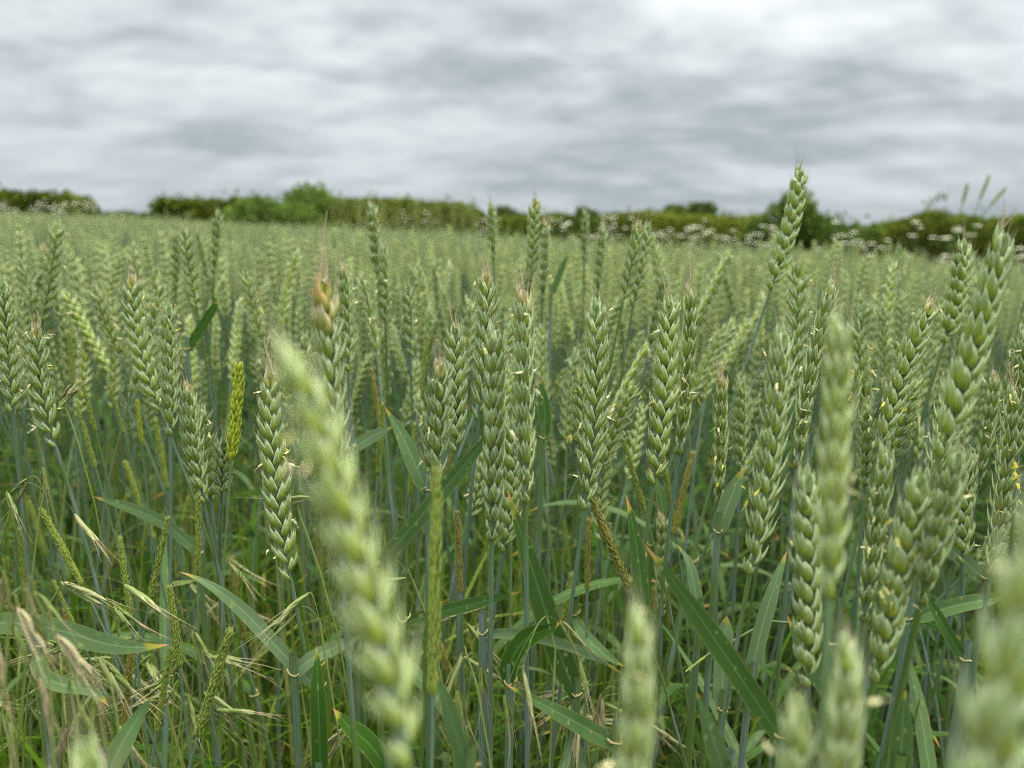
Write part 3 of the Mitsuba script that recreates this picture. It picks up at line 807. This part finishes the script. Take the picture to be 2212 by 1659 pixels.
R_([(1060, 1650, .33), (1030, 1480, .33), (1010, 1420, .33)], [((1000, 1410), (960, 1500)), ((1040, 1440), (1050, 1540)), ((985, 1480), (1010, 1590))], 'thin brome below the rolled blue-green leaf, left of the tangle')
R_([(690, 1230, .36), (650, 1120, .36), (640, 1085, .36)], [((668, 1075), (575, 1090))], 'single brome spikelet with spread awns across the left sharp ear')
R_([(170, 960, .42), (150, 900, .42), (140, 880, .42)], [((130, 870), (165, 830)), ((128, 880), (152, 850))], 'pale brome spikelet beside the yellow anthered left ear', 1)
R_([(1300, 1700, .36), (1330, 1560, .36), (1340, 1500, .36)], [((1345, 1500), (1390, 1560)), ((1300, 1500), (1290, 1600)), ((1250, 1560), (1240, 1650))], 'brome with straight awns between the bottom stems right of centre', 1)
R_([(-20, 1720, .24), (10, 1500, .24), (20, 1320, .24)], [((5, 1240), (12, 1330)), ((40, 1310), (90, 1420)), ((-10, 1380), (8, 1480))], 'blurred straw brome at the very left edge, above the pale ear tip', 1)
R_([(160, 1720, .25), (165, 1560, .25), (150, 1480, .25)], [((135, 1395), (195, 1500)), ((170, 1520), (210, 1600)), ((150, 1560), (120, 1650))], 'blurred pinkish brome right of the straw-pink pair at the lower left', 1)
R_([(260, 1720, .30), (255, 1560, .30), (240, 1480, .30)], [((215, 1420), (290, 1520)), ((250, 1560), (300, 1640)), ((200, 1500), (150, 1590))], 'soft green and straw brome beside the orange tipped leaf at the lower left')
gb = np.random.default_rng(77)
for k in range(20):
    x, y, d = gb.uniform(-40, 480), gb.uniform(1230, 1600), gb.uniform(.38, .6)
    if k > 13: x, y = gb.uniform(850, 1350), gb.uniform(1330, 1600)
    hs = []
    for j in range(int(gb.integers(2, 5))):
        a = (x + gb.normal(0, 45), y + gb.normal(0, 30) - 20)
        th = gb.normal(.9, .5) * gb.choice([-1, 1])
        l = .026 * FL / d
        hs.append((a, (a[0] + l * math.sin(th), a[1] + l * abs(math.cos(th)))))
    R_([(x + gb.normal(0, 20), y + 250, d), (x + gb.normal(0, 10), y + 60, d), (x, y, d)], hs, 'thin brome in the weed tangle of the lower left' if k <= 13 else 'thin brome among the low stems of the middle', int(gb.random() < .2),
       'brome grasses in the lower left tangle' if k <= 13 else 'brome grasses among the middle stems')
for k in range(34):
    z = gb.random()
    d = gb.uniform(.5, .85)
    x, y = (gb.uniform(0, 560), gb.uniform(850, 1330)) if z < .7 else (gb.uniform(560, 1900), gb.uniform(900, 1350))
    l = gb.uniform(.045, .075) * FL / d
    th = gb.normal(0, .2)
    B(x, y, x - l * math.sin(th), y + l * math.cos(th), d, 'soft black-grass spike in the left weed patch' if z < .7 else 'soft black-grass spike between the stems of the wheat', int(gb.random() < .3),
      'black-grass in the left weed patch' if z < .7 else 'black-grass between the wheat stems')

# ------------------------------------------------------------------ the wheat rows behind: each stalk a copy of a variant
def stalk_variant(name, seed, blue):
    g = np.random.default_rng(seed)
    H = .80
    L = g.uniform(.060, .096)
    lean = g.normal(0, .02, 2)
    base = np.array([lean[0], lean[1], H - L])
    nod = g.normal(0, .013, 2)
    top = base + np.array([lean[0] * .5 + nod[0], lean[1] * .5 + nod[1], L * .99])
    mid = (base + top) / 2 + np.array([g.normal(0, .002), g.normal(0, .002), 0])
    nodes, c = ear_nodes(base, mid, top, np.array([1.0, 0, 0]), g, width=g.uniform(.7, .9))
    grp = {'type': 'shapegroup'}
    cls = PLY['MIDS' if seed % 3 == 0 else 'MIDL']
    P = hermite(np.zeros(3), np.array([0, 0, H]), base, (c[1] - c[0]) / np.linalg.norm(c[1] - c[0]) * H, 14)
    mb = MB(); tube(mb, P, np.where(np.linspace(0, 1, 14) < .72, .0019, .0011), 6)
    grp['stem'] = mb.ply('stem_material')
    mb = MB(); tube(mb, c[:52:6], np.linspace(.0011, .0005, 9), 4)
    grp['ear'] = mb.ply('stem_material')
    k = 0
    for i, (M, f, last) in enumerate(nodes):
        sh = PLY['MIDT'][g.integers(2)] if (last or (i > len(nodes) - 4 and g.random() < .5)) else PLY['MIDB'][0] if i < 2 else cls[g.integers(3)]
        grp['ear__spikelet' + (f'_{k:03d}' if k else '')] = {**sh, 'to_world': T4(M.tolist())}
        k += 1
    mb = MB()
    for j in range(int(g.integers(2, 9))):
        M, f, last = nodes[int(g.integers(1, len(nodes) - 1))]
        X, Y, Z = nz(M[:3, 0]), nz(M[:3, 1]), nz(M[:3, 2])
        o = M[:3, 3] + Z * g.uniform(.004, .011) + X * g.uniform(.0035, .0055) + Y * g.uniform(-.0045, .0045)
        tube(mb, [o, o + g.normal(0, .0011, 3) + X * .001 - [0, 0, .001], o + g.normal(0, .0014, 3) + X * .002 - [0, 0, .003]], [.0004, .0006, .0003], 4)
    grp['ear__anthers'] = mb.ply('anther_material')
    for j, (z, l, w) in enumerate(((.70, g.uniform(.10, .18), g.uniform(.006, .0085)), (.48, g.uniform(.14, .22), .0085), (.36, .24, .009), (.26, .26, .009), (.60, .2, .0075))):
        q = P[int(z * 13)]
        grp['leaf' + (f'_{j:03d}' if j else '')] = arch_leaf(q, g.uniform(0, 6.28), l, g.uniform(.5, 1.25) if j < 2 else g.uniform(1.0, 1.45), w, np.clip(blue + g.normal(0, .2) - .2 * j, 0, .9), g, g.uniform(.4, 1.3), 12).ply('leaf_material')
    scene[name] = grp


NV = 12
for k in range(NV):
    stalk_variant(f'stalk_variant_{k}', 600 + k, rng.uniform(.1, .5))
hero_xy = []
g = np.random.default_rng(42)
spots = []
tries = 0
while len(spots) < 236 and tries < 20000:
    tries += 1
    r = math.sqrt(g.uniform(.49 ** 2, 1.03 ** 2))
    a = g.uniform(-.66, .66)
    x, y = r * math.sin(a), r * math.cos(a)
    if (x < -.05 and r < .72 and g.random() < .7) or (x < -.2 and r < .64):
        continue
    if any((x - u) ** 2 + (y - v) ** 2 < .024 ** 2 for u, v in spots):
        continue
    spots.append((x, y))


def crop_top(x, y):
    return .795 + ground_z(x, y)


def stalk_matrix(x, y, g, H=.80, sd=.035, dip=0.0):
    z0 = ground_z(x, y)
    h = .80 + g.normal(0, sd) - dip
    k = h / H
    az = g.uniform(0, 6.283)
    M = move(x, y, z0 - .005) @ rot((1, 0, 0), g.normal(0, .035)) @ rot((0, 1, 0), g.normal(.01, .042)) @ rot((0, 0, 1), az)
    w = g.uniform(.78, 1.06)
    M[:3, :3] = M[:3, :3] @ np.diag([w, w, k])
    return M


ANCHORS = [(160, 'the yellow anthered ear at the left edge'), (420, 'the left-hand pair of ears'), (640, 'the fat yellow-green spike'), (860, 'the orange tipped ear'), (1010, 'the short ear left of the centre pair'),
           (1200, 'the centre pair of ears'), (1370, 'the sharp plump ear'), (1530, 'the leaning right pair'), (1720, 'the bristly tipped ear'), (1900, 'the tall blurred foreground ear'), (9999, 'the right leaning sharp ear and the right edge')]
for (x, y) in spots:
    key = numbered('wheat_stalk')
    a = x / y
    M = stalk_matrix(x, y, g, sd=.032, dip=.012)
    scene[key] = {'type': 'instance', 'shapegroup': {'type': 'ref', 'id': f'stalk_variant_{g.integers(NV)}'}, 'to_world': T4(M.tolist())}
    vx = 1106 + a * FL
    labels[f'{key}__ear__anthers'] = {'kind': 'stuff'}
    place = next(t for lim, t in ANCHORS if vx < lim)
    depth = 'nearer' if y < .74 else 'farther'
    label(key, f'soft wheat stalk, {depth} rows, behind {place}', 'wheat stalk', f'{depth} wheat stalks behind {place}')


# ------------------------------------------------------------------ the rest of the crop, past the 300 that show largest
def light_ear(mb_e, base, T, L, g, n, nl, nr):
    A = nz(np.cross(T, g.normal(0, 1, 3)))
    for i in range(n):
        f = i / (n - 1)
        side = 1 if i % 2 else -1
        X0 = side * A
        Z = nz(T * .95 + X0 * .32)
        X = nz(X0 - Z * (X0 @ Z)); Y = np.cross(Z, X)
        sc = (.65 + .35 * min(1, f / .15)) * (1 - .25 * max(0, (f - .7) / .3))
        for s in ((-1, 1) if nl > 3 else (0,)):
            ww = 1.9 if nl > 3 else 3.0
            h = husk(.0105, .001 * ww, .0022 if nl > 3 else .003, nl, nr, 0, .1, g.integers(0, 10))
            M = np.eye(4)
            Zs = nz(Z + Y * s * .16)
            Xs = nz(X + Y * s * .8); Xs = nz(Xs - Zs * (Xs @ Zs))
            M[:3, 0], M[:3, 1], M[:3, 2] = Xs * sc, np.cross(Zs, Xs) * sc, Zs * sc
            M[:3, 3] = base + T * f * (L - .008) + X0 * .001 + Y * s * .0012
            mb_e.add_tf(h, M)


def clump(name, seed, count, size, nspk, nl, nr):
    g = np.random.default_rng(seed)
    me, ms, ml = MB(), MB(), MB()
    for k in range(count):
        x, y = g.uniform(-size / 2, size / 2, 2)
        h = .80 + g.normal(0, .035)
        L = g.uniform(.07, .095)
        lean = g.normal(0, .05, 2)
        T = nz(np.array([lean[0], lean[1], 1.0]))
        base = np.array([x, y, h - L])
        light_ear(me, base, T, L, g, nspk, nl, nr)
        p0 = np.array([x - lean[0] * .2, y - lean[1] * .2, 0])
        tube(ms, np.vstack([p0, p0 * .4 + base * .6, base, base + T * L * .8]), [.0019, .0019, .0011, .0008], 4 if nl > 3 else 3)
        for j in range(4 if nl > 3 else 1):
            z = g.uniform(.28, .72)
            lf = arch_leaf(p0 * (1 - z) + base * z, g.uniform(0, 6.28), g.uniform(.12, .22), g.uniform(.6, 1.45), .0095, g.uniform(0, .6), g, g.uniform(.4, 1.2), 7 if nl > 3 else 5)
            v, f, t = lf.arrays(); ml.add(v, f, t)
    scene[name] = {'type': 'shapegroup', 'ears': me.ply('crop_husk_material'), 'stems': ms.ply('stem_material'), 'leaves': ml.ply('leaf_material')}


for k in range(4):
    clump(f'near_clump_{k}', 900 + k, 16, .20, 16, 4, 5)
for k in range(4):
    clump(f'far_clump_{k}', 950 + k, 34, .40, 13, 3, 4)


def crop_edge(a):
    """Distance at which the crop ends towards the direction a = x / y."""
    return np.interp(a, [-.9, -.7, 0, .7, .9], [22, 17, 10, 6.6, 6.0])


n = 0
for ring, name, r0, r1, size in ((0, 'near_clump', .84, 2.7, .20), (1, 'far_clump', 2.5, 24, .40)):
    xs = np.arange(-20, 20, size)
    for y in np.arange(.6, 24, size):
        for x in xs:
            xx, yy = x + g.uniform(-.3, .3) * size, y + g.uniform(-.3, .3) * size
            r, a = math.hypot(xx, yy), xx / yy
            if abs(a) > .86 or not (r0 + size * .35 < r < r1) or r > crop_edge(a) + .15 or (ring == 0 and r > 2.6):
                continue
            n += 1
            M = move(xx, yy, ground_z(xx, yy) - .005) @ rot((0, 0, 1), g.integers(4) * math.pi / 2 + g.normal(0, .2))
            M[2, 2] *= .965 + .08 * meshkit.noise(np.array([xx * .8, yy * .5, 1.0]), 5) + g.uniform(-.02, .02)
            scene[f'wheat_crop__{n:03d}'] = {'type': 'instance', 'shapegroup': {'type': 'ref', 'id': f'{name}_{g.integers(4)}'}, 'to_world': T4(M.tolist())}
for x in np.arange(-2.1, 2.2, .2):
    for y in np.arange(-1.5, 1.7, .2):
        xx, yy = x + g.uniform(-.06, .06), y + g.uniform(-.06, .06)
        r, inside = math.hypot(xx, yy), yy > 0 and abs(xx) < .92 * yy + .16
        if inside or not .42 < r < 2.0:
            continue
        n += 1
        M = move(xx, yy, ground_z(xx, yy) - .005) @ rot((0, 0, 1), g.integers(4) * math.pi / 2 + g.normal(0, .2))
        scene[f'wheat_crop__{n:03d}'] = {'type': 'instance', 'shapegroup': {'type': 'ref', 'id': f'near_clump_{g.integers(4)}'}, 'to_world': T4(M.tolist())}
label('wheat_crop', 'pale green wheat crop stretching back to the hedge as one soft mass', 'wheat crop', kind='stuff')

# ------------------------------------------------------------------ low grass under the stalks
def understory():
    g = np.random.default_rng(55)
    mb = MB()
    for k in range(4300):
        if k < 3600:
            x, y = g.uniform(-.75, .12), g.uniform(.38, 1.0)
        else:
            r = g.uniform(.35, 1.5); a = g.uniform(-.66, .7); x, y = r * math.sin(a), r * math.cos(a)
        h = g.uniform(.2, .60) * (1.0 if k < 3600 else .75)
        az = g.uniform(0, 6.28)
        d = np.array([math.cos(az), math.sin(az), 0]) * h * g.uniform(.2, .8)
        p0 = np.array([x, y, ground_z(x, y)])
        P = bez(p0, p0 + np.array([0, 0, h]) + d * .2, p0 + np.array([0, 0, h * g.uniform(.75, 1)]) + d, np.linspace(0, 1, 7))
        w = g.choice([.0009, .0015, .003, .0045], p=[.35, .3, .2, .15])
        ribbon(mb, P, w * np.array([.8, 1, 1, .95, .8, .5, .05]), np.array([-d[1], d[0], 0.001]), .2, 3, LEAF_TAG(np.clip(g.normal(.06, .22), 0, .9)))
    for k in range(1500):
        x, y = g.uniform(-.7, .1), g.uniform(.42, .95)
        h = g.uniform(.35, .66)
        p0 = np.array([x, y, ground_z(x, y)])
        e = p0 + np.array([g.normal(0, .07), g.normal(0, .05), h])
        P = bez(p0, (p0 + e) / 2 + np.array([0, 0, .08]), e, np.linspace(0, 1, 6))
        ribbon(mb, P, g.choice([.0008, .0012, .0035]) * np.array([1, 1, 1, .9, .7, .1]), np.array([1.0, .3, 0]), .2, 3, LEAF_TAG(np.clip(g.normal(.3, .3), 0, .9)))
    scene['weed_grass'] = mb.ply('grass_material')
    label('weed_grass', 'tangled fine green and straw grass low between the stalks', 'grass', kind='stuff')


understory()

# ------------------------------------------------------------------ the hedge, bushes and trees behind
def horizon(x):
    return 480 + (x - 1106) * math.tan(ROLL)


def leaf_cloud(mb, pts, size, g, up=.4):
    n = len(pts)
    nrm = nz(g.normal(0, 1, (n, 3)) + np.array([0, -.3, up]))
    a = nz(np.cross(nrm, g.normal(0, 1, (n, 3))))
    b = np.cross(nrm, a)
    s = (size * g.uniform(.6, 1.3, n))[:, None]
    P = np.stack([pts - a * s, pts + b * s * .55 + nrm * s * .15, pts + a * s, pts - b * s * .55 + nrm * s * .15], 1)
    f = np.arange(n)[:, None] * 4
    F = np.vstack([f + [0, 1, 2], f + [0, 2, 3]])
    uv = np.repeat(np.stack([g.random(n), g.random(n)], 1), 4, 0)
    return mb.add(P.reshape(-1, 3), F, uv)


def ground_at(x, d):
    """Point on the ground straight below view column x at horizontal distance d."""
    p = at(x, 700, 1.0) - CAM
    h = np.array([p[0], p[1], 0]); h /= np.linalg.norm(h)
    q = CAM + h * d
    q[2] = ground_z(q[0], q[1])
    return q


def top_height(x, y, d):
    """Height above the ground that reaches view row y at distance d."""
    v = at(x, y, 1.0) - CAM
    z = CAM[2] + v[2] / math.hypot(v[0], v[1]) * d
    q = ground_at(x, d)
    return z - q[2]


def hedge(name, text, prof, thick, count, material, leaf=.03, seed=0, cat='hedge', lump=.25):
    """prof: (view x, view y of the top, distance) along the hedge."""
    key = numbered(name)
    g = np.random.default_rng(seed)
    xs = np.array([p[0] for p in prof], float)
    u = g.uniform(xs[0], xs[-1], count)
    yt = np.interp(u, xs, [p[1] for p in prof]); d = np.interp(u, xs, [p[2] for p in prof])
    dep = d + np.abs(g.normal(0, .5, count)) * thick
    p1 = np.array([at(x, 700, 1.0) - CAM for x in u])
    hd = p1[:, :2] / np.linalg.norm(p1[:, :2], axis=1, keepdims=True)
    H = np.array([top_height(a, b, c) for a, b, c in zip(u, yt, d)])
    q = np.c_[hd * dep[:, None], np.zeros(count)]
    q[:, 2] = ground_z(q[:, 0], q[:, 1])
    hh = np.maximum(.2, H + lump * (meshkit.fbm(np.c_[q[:, :2] * 1.6, np.full(count, 2.0)], 3, seed) - .5))
    f = 1 - np.abs(g.normal(0, .42, count))
    f = np.where(f > .02, f, g.random(count))
    q[:, 2] += hh * f
    q[:, 1] += (meshkit.fbm(np.c_[q[:, 0] * 2.2, q[:, 2] * 2.2, np.full(count, 5.0)], 3, seed + 3) - .5) * .9
    q[:, 2] += np.where(g.random(count) < .025, g.uniform(0, .16, count), 0)
    pts = q
    mb = MB(); leaf_cloud(mb, np.array(pts), leaf, g)
    ent(f'{key}__foliage', mb.ply(material))
    mb = MB()
    for k in range(int(14 + abs(xs[-1] - xs[0]) / 14)):
        x = g.uniform(xs[0], xs[-1]); dd = np.interp(x, xs, [p[2] for p in prof]) + .35 * thick
        q = ground_at(x, dd); H = top_height(x, np.interp(x, xs, [p[1] for p in prof]), dd) * g.uniform(.75, .98)
        e = q + np.array([g.normal(0, .2), g.normal(0, .1), H])
        tube(mb, bez(q, (q + e) / 2 + g.normal(0, .08, 3), e, np.linspace(0, 1, 6)), np.linspace(.028, .006, 6), 5)
    ent(f'{key}__branches', mb.ply('bark_material'))
    label(key, text, cat)


hedge('hedge', 'clipped dark hedge behind white flowers at the far left', [(-160, 402, 17.6), (0, 405, 17.5), (100, 409, 17.2), (190, 420, 16.9), (222, 436, 16.8), (240, 458, 16.8)], 1.2, 9000, 'hedge_leaf_material', .055, 1)
hedge('hedge', 'low level hedge between the left gap and the green bush', [(350, 440, 15.6), (366, 428, 15.5), (450, 433, 15), (560, 438, 14.3), (600, 440, 14)], 1.1, 8000, 'hedge_leaf_material', .05, 2)
hedge('hedge', 'yellow-green middle hedge with grassy top right of the green bush', [(690, 430, 12.6), (740, 427, 12.4), (860, 431, 11.8), (960, 436, 11.4), (1020, 446, 11.1), (1050, 470, 11)], 1.2, 12000, 'hedge_leaf_material', .042, 3)
hedge('hedge', 'low dark hedge behind the flowers right of centre', [(1050, 470, 14), (1200, 466, 13.4), (1380, 462, 12.6), (1420, 460, 12.4), (1560, 462, 11.8), (1640, 460, 11.5)], 1.2, 11000, 'hedge_leaf_material', .045, 4)
hedge('hedge', 'dark hedge behind large white umbels by the right edge', [(1880, 482, 8.9), (1920, 468, 8.8), (1980, 452, 8.7), (2050, 455, 8.5), (2110, 464, 8.4), (2212, 460, 8.2), (2400, 460, 7.8)], 1.0, 11000, 'hedge_leaf_material', .034, 5, lump=.18)


def bush(name, text, x, ytop, d, halfw, n, material, leaf, seed, cat, base=None, trunk=.03):
    """A bush or tree whose crown is centred on view column x and reaches view row ytop; halfw in view pixels."""
    key = numbered(name)
    g = np.random.default_rng(seed)
    q = ground_at(x, d); H = top_height(x, ytop, d); rw = halfw * d / FL
    pts = []
    lobes = [(g.normal(0, .45, 2) * rw, g.uniform(.45, .86) * H, g.uniform(.35, .6)) for _ in range(9)]
    for k in range(n):
        (ox, oy), oz, s = lobes[g.integers(9)]
        v = nz(g.normal(0, 1, 3)) * (g.random() ** .38) * (1.35 if g.random() < .12 else 1) * np.array([rw * s, rw * s, min(H * .22, rw) * s * 1.6])
        p = q + np.array([ox, oy, oz]) + v
        if p[2] > q[2] + H: p[2] = q[2] + H - abs(g.normal(0, .05))
        pts.append(p)
    low = q + np.stack([g.normal(0, .5, n // 3) * rw, g.normal(0, .4, n // 3) * rw, g.uniform(0.05, .6, n // 3) * H], -1)
    mb = MB(); leaf_cloud(mb, np.vstack([np.array(pts), low]), leaf, g)
    ent(f'{key}__crown', mb.ply(material))
    mb = MB()
    for k in range(7):
        (ox, oy), oz, s = lobes[k]
        e = q + np.array([ox, oy, oz])
        tube(mb, bez(q, q + np.array([ox * .2, oy * .2, oz * .6]), e, np.linspace(0, 1, 6)), np.linspace(trunk, trunk * .25, 6), 5)
    ent(f'{key}__trunk', mb.ply('bark_material'))
    label(key, text, cat)


bush('bush', 'rounded green bush standing above the hedge left of centre', 640, 390, 12.4, 105, 10000, 'feathery_leaf_material', .045, 11, 'bush')
bush('bush', 'dark green bush left of the tallest wheat ear', 1672, 410, 10.0, 58, 6500, 'bush_leaf_material', .036, 12, 'bush')
bush('bush', 'low green bush sloping down right of the tallest wheat ear', 1770, 458, 10, 70, 5000, 'bush_leaf_material', .036, 13, 'bush')
for k, (x, y, d, hw, text) in enumerate(((1100, 446, 46, 40, 'distant dark tree just right of the middle hedge'), (1175, 456, 55, 55, 'low distant tree in the dark line right of centre'), (1255, 448, 50, 30, 'small pointed distant tree behind the centre stalks'),
                                        (1330, 457, 55, 60, 'wide low distant tree in the dark line'), (1440, 443, 34, 42, 'rounded distant tree above the white flower bank'), (1520, 440, 30, 45, 'olive distant tree right of the rounded one'))):
    bush('tree', text, x, y, d, hw, 3500, 'far_leaf_material', .12, 30 + k, 'tree', trunk=.12)


# far strip of land seen through the gap at the left
def far_trees():
    g = np.random.default_rng(61)
    pts = []
    for x in np.linspace(-400, 2700, 2600):
        d = 120 + g.normal(0, 6)
        q = ground_at(x, d)
        H = max(1.0, top_height(x, horizon(x) - 2 - 5 * meshkit.fbm(np.array([[x * .012, 0, 1.0]]), 3, 9)[0], d))
        for k in range(5):
            p = q.copy(); p[2] += H * g.random(); p[:2] += g.normal(0, .6, 2)
            pts.append(p)
    mb = MB(); leaf_cloud(mb, np.array(pts), .5, g)
    scene['distant_woodland'] = mb.ply('far_leaf_material')
    label('distant_woodland', 'thin dark line of far woodland on the horizon behind the hedges', 'woodland', kind='stuff')


far_trees()

# ------------------------------------------------------------------ field margin: grass and white flowers
def margin():
    g = np.random.default_rng(66)
    mb = MB()
    for k in range(15000):
        x = g.uniform(-150, 2400)
        a = (x - 1106) / FL
        r = crop_edge(a) + g.uniform(-.3, 1.5)
        q = ground_at(x, r)
        h = g.uniform(.40, .78)
        w = .004 * r / 6
        az = g.uniform(0, 6.28); d = np.array([math.cos(az), math.sin(az), 0]) * h * g.uniform(.05, .35)
        P = bez(q, q + np.array([0, 0, h * .7]), q + np.array([0, 0, h]) + d, np.linspace(0, 1, 4))
        ribbon(mb, P, w * np.array([1, 1, .8, .1]), np.array([1.0, .2, 0]), 0, 2, LEAF_TAG(np.clip(g.normal(.2, .18), 0, .9)))
    for k in range(150):                                       # seeding grass on top of the middle hedge
        x = g.uniform(720, 1040)
        d = np.interp(x, [720, 1040], [12.4, 11.0]) - g.uniform(0, .5)
        q = ground_at(x, d); h = top_height(x, 428 + g.uniform(-14, 22) + (x - 860) * .03, d)
        e = q + np.array([g.normal(0, .1), 0, h])
        ribbon(mb, bez(q, q + np.array([0, 0, h * .6]), e, np.linspace(0, 1, 5)), [.004, .004, .004, .010, .002], np.array([1.0, .2, 0]), 0, 2, LEAF_TAG(.6))
    scene['margin_grass'] = mb.ply('grass_material')
    label('margin_grass', 'tall grass growing along the field edge in front of the hedges', 'grass', kind='stuff')


margin()


def parsley_variant(name, seed):
    g = np.random.default_rng(seed)
    H = 1.0
    grp = {'type': 'shapegroup'}
    mb = MB(); fk = np.array([g.normal(0, .03), g.normal(0, .03), .62])
    tube(mb, bez(np.zeros(3), np.array([0, 0, .4]), fk, np.linspace(0, 1, 6)), np.linspace(.005, .003, 6), 5)
    for j in range(int(g.integers(3, 6))):
        az = g.uniform(0, 6.28); rr = g.uniform(.03, .17)
        e = np.array([math.cos(az) * rr, math.sin(az) * rr, H - g.uniform(0, .16)])
        tube(mb, bez(fk, (fk + e) / 2 + np.array([0, 0, .03]), e, np.linspace(0, 1, 5)), .0022, 4)
        um = MB(); R = g.uniform(.026, .044)
        for k in range(13):
            a, r = k * 2.4, R * math.sqrt((k + .3) / 13)
            c = e + np.array([math.cos(a) * r, math.sin(a) * r, .03 + .006 * math.cos(r / R * 1.5)])
            tube(mb, [e, (e + c) / 2 + [0, 0, -.003], c], .0007, 3)
            hx = np.arange(7) * math.pi / 3 + g.uniform(0, 1)
            rr = .0125 * g.uniform(.8, 1.15, 7) * (R / .043)
            ring = c + np.stack([rr * np.cos(hx), rr * np.sin(hx), g.normal(-.002, .001, 7)], -1)
            um.add(np.vstack([c + [0, 0, .0025], ring[:6]]), [[0, i + 1, (i + 1) % 6 + 1] for i in range(6)], np.zeros((7, 2)))
        grp['umbel' + (f'_{j:03d}' if j else '')] = um.ply('flower_material')
    grp['stem'] = mb.ply('stem_material')
    lf = MB()
    for k in range(3):
        c = np.array([g.normal(0, .08), g.normal(0, .08), g.uniform(.15, .55)])
        leaf_cloud(lf, c + g.normal(0, .05, (26, 3)), .018, g)
    grp['leaf'] = lf.ply('bush_leaf_material')
    scene[name] = grp


for k in range(6):
    parsley_variant(f'parsley_variant_{k}', 1300 + k)
g = np.random.default_rng(88)
PARSLEY = []
for (x0, x1, y0, y1, n, which) in ((0, 235, 432, 465, 26, 'left'), (235, 370, 458, 470, 6, 'left'), (560, 1060, 452, 500, 22, 'middle'), (1090, 1360, 460, 510, 10, 'middle'), (1380, 1640, 470, 528, 15, 'right of centre'),
                                   (1650, 1880, 465, 545, 9, 'right'), (1880, 2212, 470, 560, 9, 'right')):
    for k in range(n):
        x, y = g.uniform(x0, x1), g.uniform(y0, y1)
        d = float(crop_edge((x - 1106) / FL)) + g.uniform(.1, .7)
        H = top_height(x, y, d)
        if H < .35: continue
        PARSLEY.append((x, d, min(H, 1.35), which))
words = {'left': 'white cow parsley along the far left hedge', 'middle': 'white cow parsley at the foot of the middle hedges',
         'right of centre': 'white cow parsley in the thick bank right of centre', 'right': 'white cow parsley with large blurred umbels at the right'}
for (x, d, H, which) in PARSLEY:
    key = numbered('cow_parsley')
    q = ground_at(x, d)
    M = move(*q) @ rot((0, 0, 1), g.uniform(0, 6.28)); M[:3, 2] *= H
    scene[key] = {'type': 'instance', 'shapegroup': {'type': 'ref', 'id': f'parsley_variant_{g.integers(6)}'}, 'to_world': T4(M.tolist())}
    label(key, words[which], 'cow parsley', f'cow parsley, {which}')


# tall grass heads against the sky at the right
def tall_grass(xt, yt, xb, yb, d, text):
    key = numbered('tall_grass')
    g = np.random.default_rng(9100 + COUNT['tall_grass'])
    top, base = at(xt, yt, d), at(xb, yb, d)
    ax = top - base; L = np.linalg.norm(ax); Z = ax / L
    X = nz(np.cross(Z, [0, 1, 0]))
    M = np.eye(4); q = 1.15
    M[:3, 0], M[:3, 1], M[:3, 2], M[:3, 3] = X * q, np.cross(Z, X) * q, Z * L / .07, base
    ent(f'{key}__seed_head', SPIKE_PLY[2], M)
    gp = base + np.array([g.normal(-.1, .03), 0.05, 0]); gp[2] = ground_z(gp[0], gp[1])
    H = base[2] - gp[2]
    mb = MB(); tube(mb, hermite(base, -Z * H * .8, gp, np.array([0, 0, -H]), 14), .0012, 5)
    ent(f'{key}__stem', mb.ply('grass_material'))
    label(key, text, 'tall grass')


tall_grass(2090, 398, 2080, 438, 1.9, 'upright grass head against the sky at the right, leftmost of three')
tall_grass(2137, 380, 2118, 428, 1.9, 'tallest grass head against the sky, middle of three at the right')
tall_grass(2173, 405, 2142, 442, 1.9, 'slanted grass head against the sky, rightmost of three')

key = 'bramble_shoot'
mb = MB()
q = ground_at(1965, 8.6); c1 = at(1975, 430, 8.6); e = at(2045, 424, 8.6)
tube(mb, bez(q, c1 + np.array([0, 0, .12]), e, np.linspace(0, 1, 14)), np.linspace(.012, .004, 14), 5)
ent(f'{key}__stem', mb.ply('bark_material'))
mb = MB()
pp = bez(q, c1 + np.array([0, 0, .12]), e, np.linspace(.35, 1, 110))
leaf_cloud(mb, pp + np.random.default_rng(3).normal(0, .03, (110, 3)), .02, np.random.default_rng(4))
ent(f'{key}__leaves', mb.ply('bush_leaf_material'))
label(key, 'arching leafy shoot sticking out above the right hedge', 'shrub shoot')
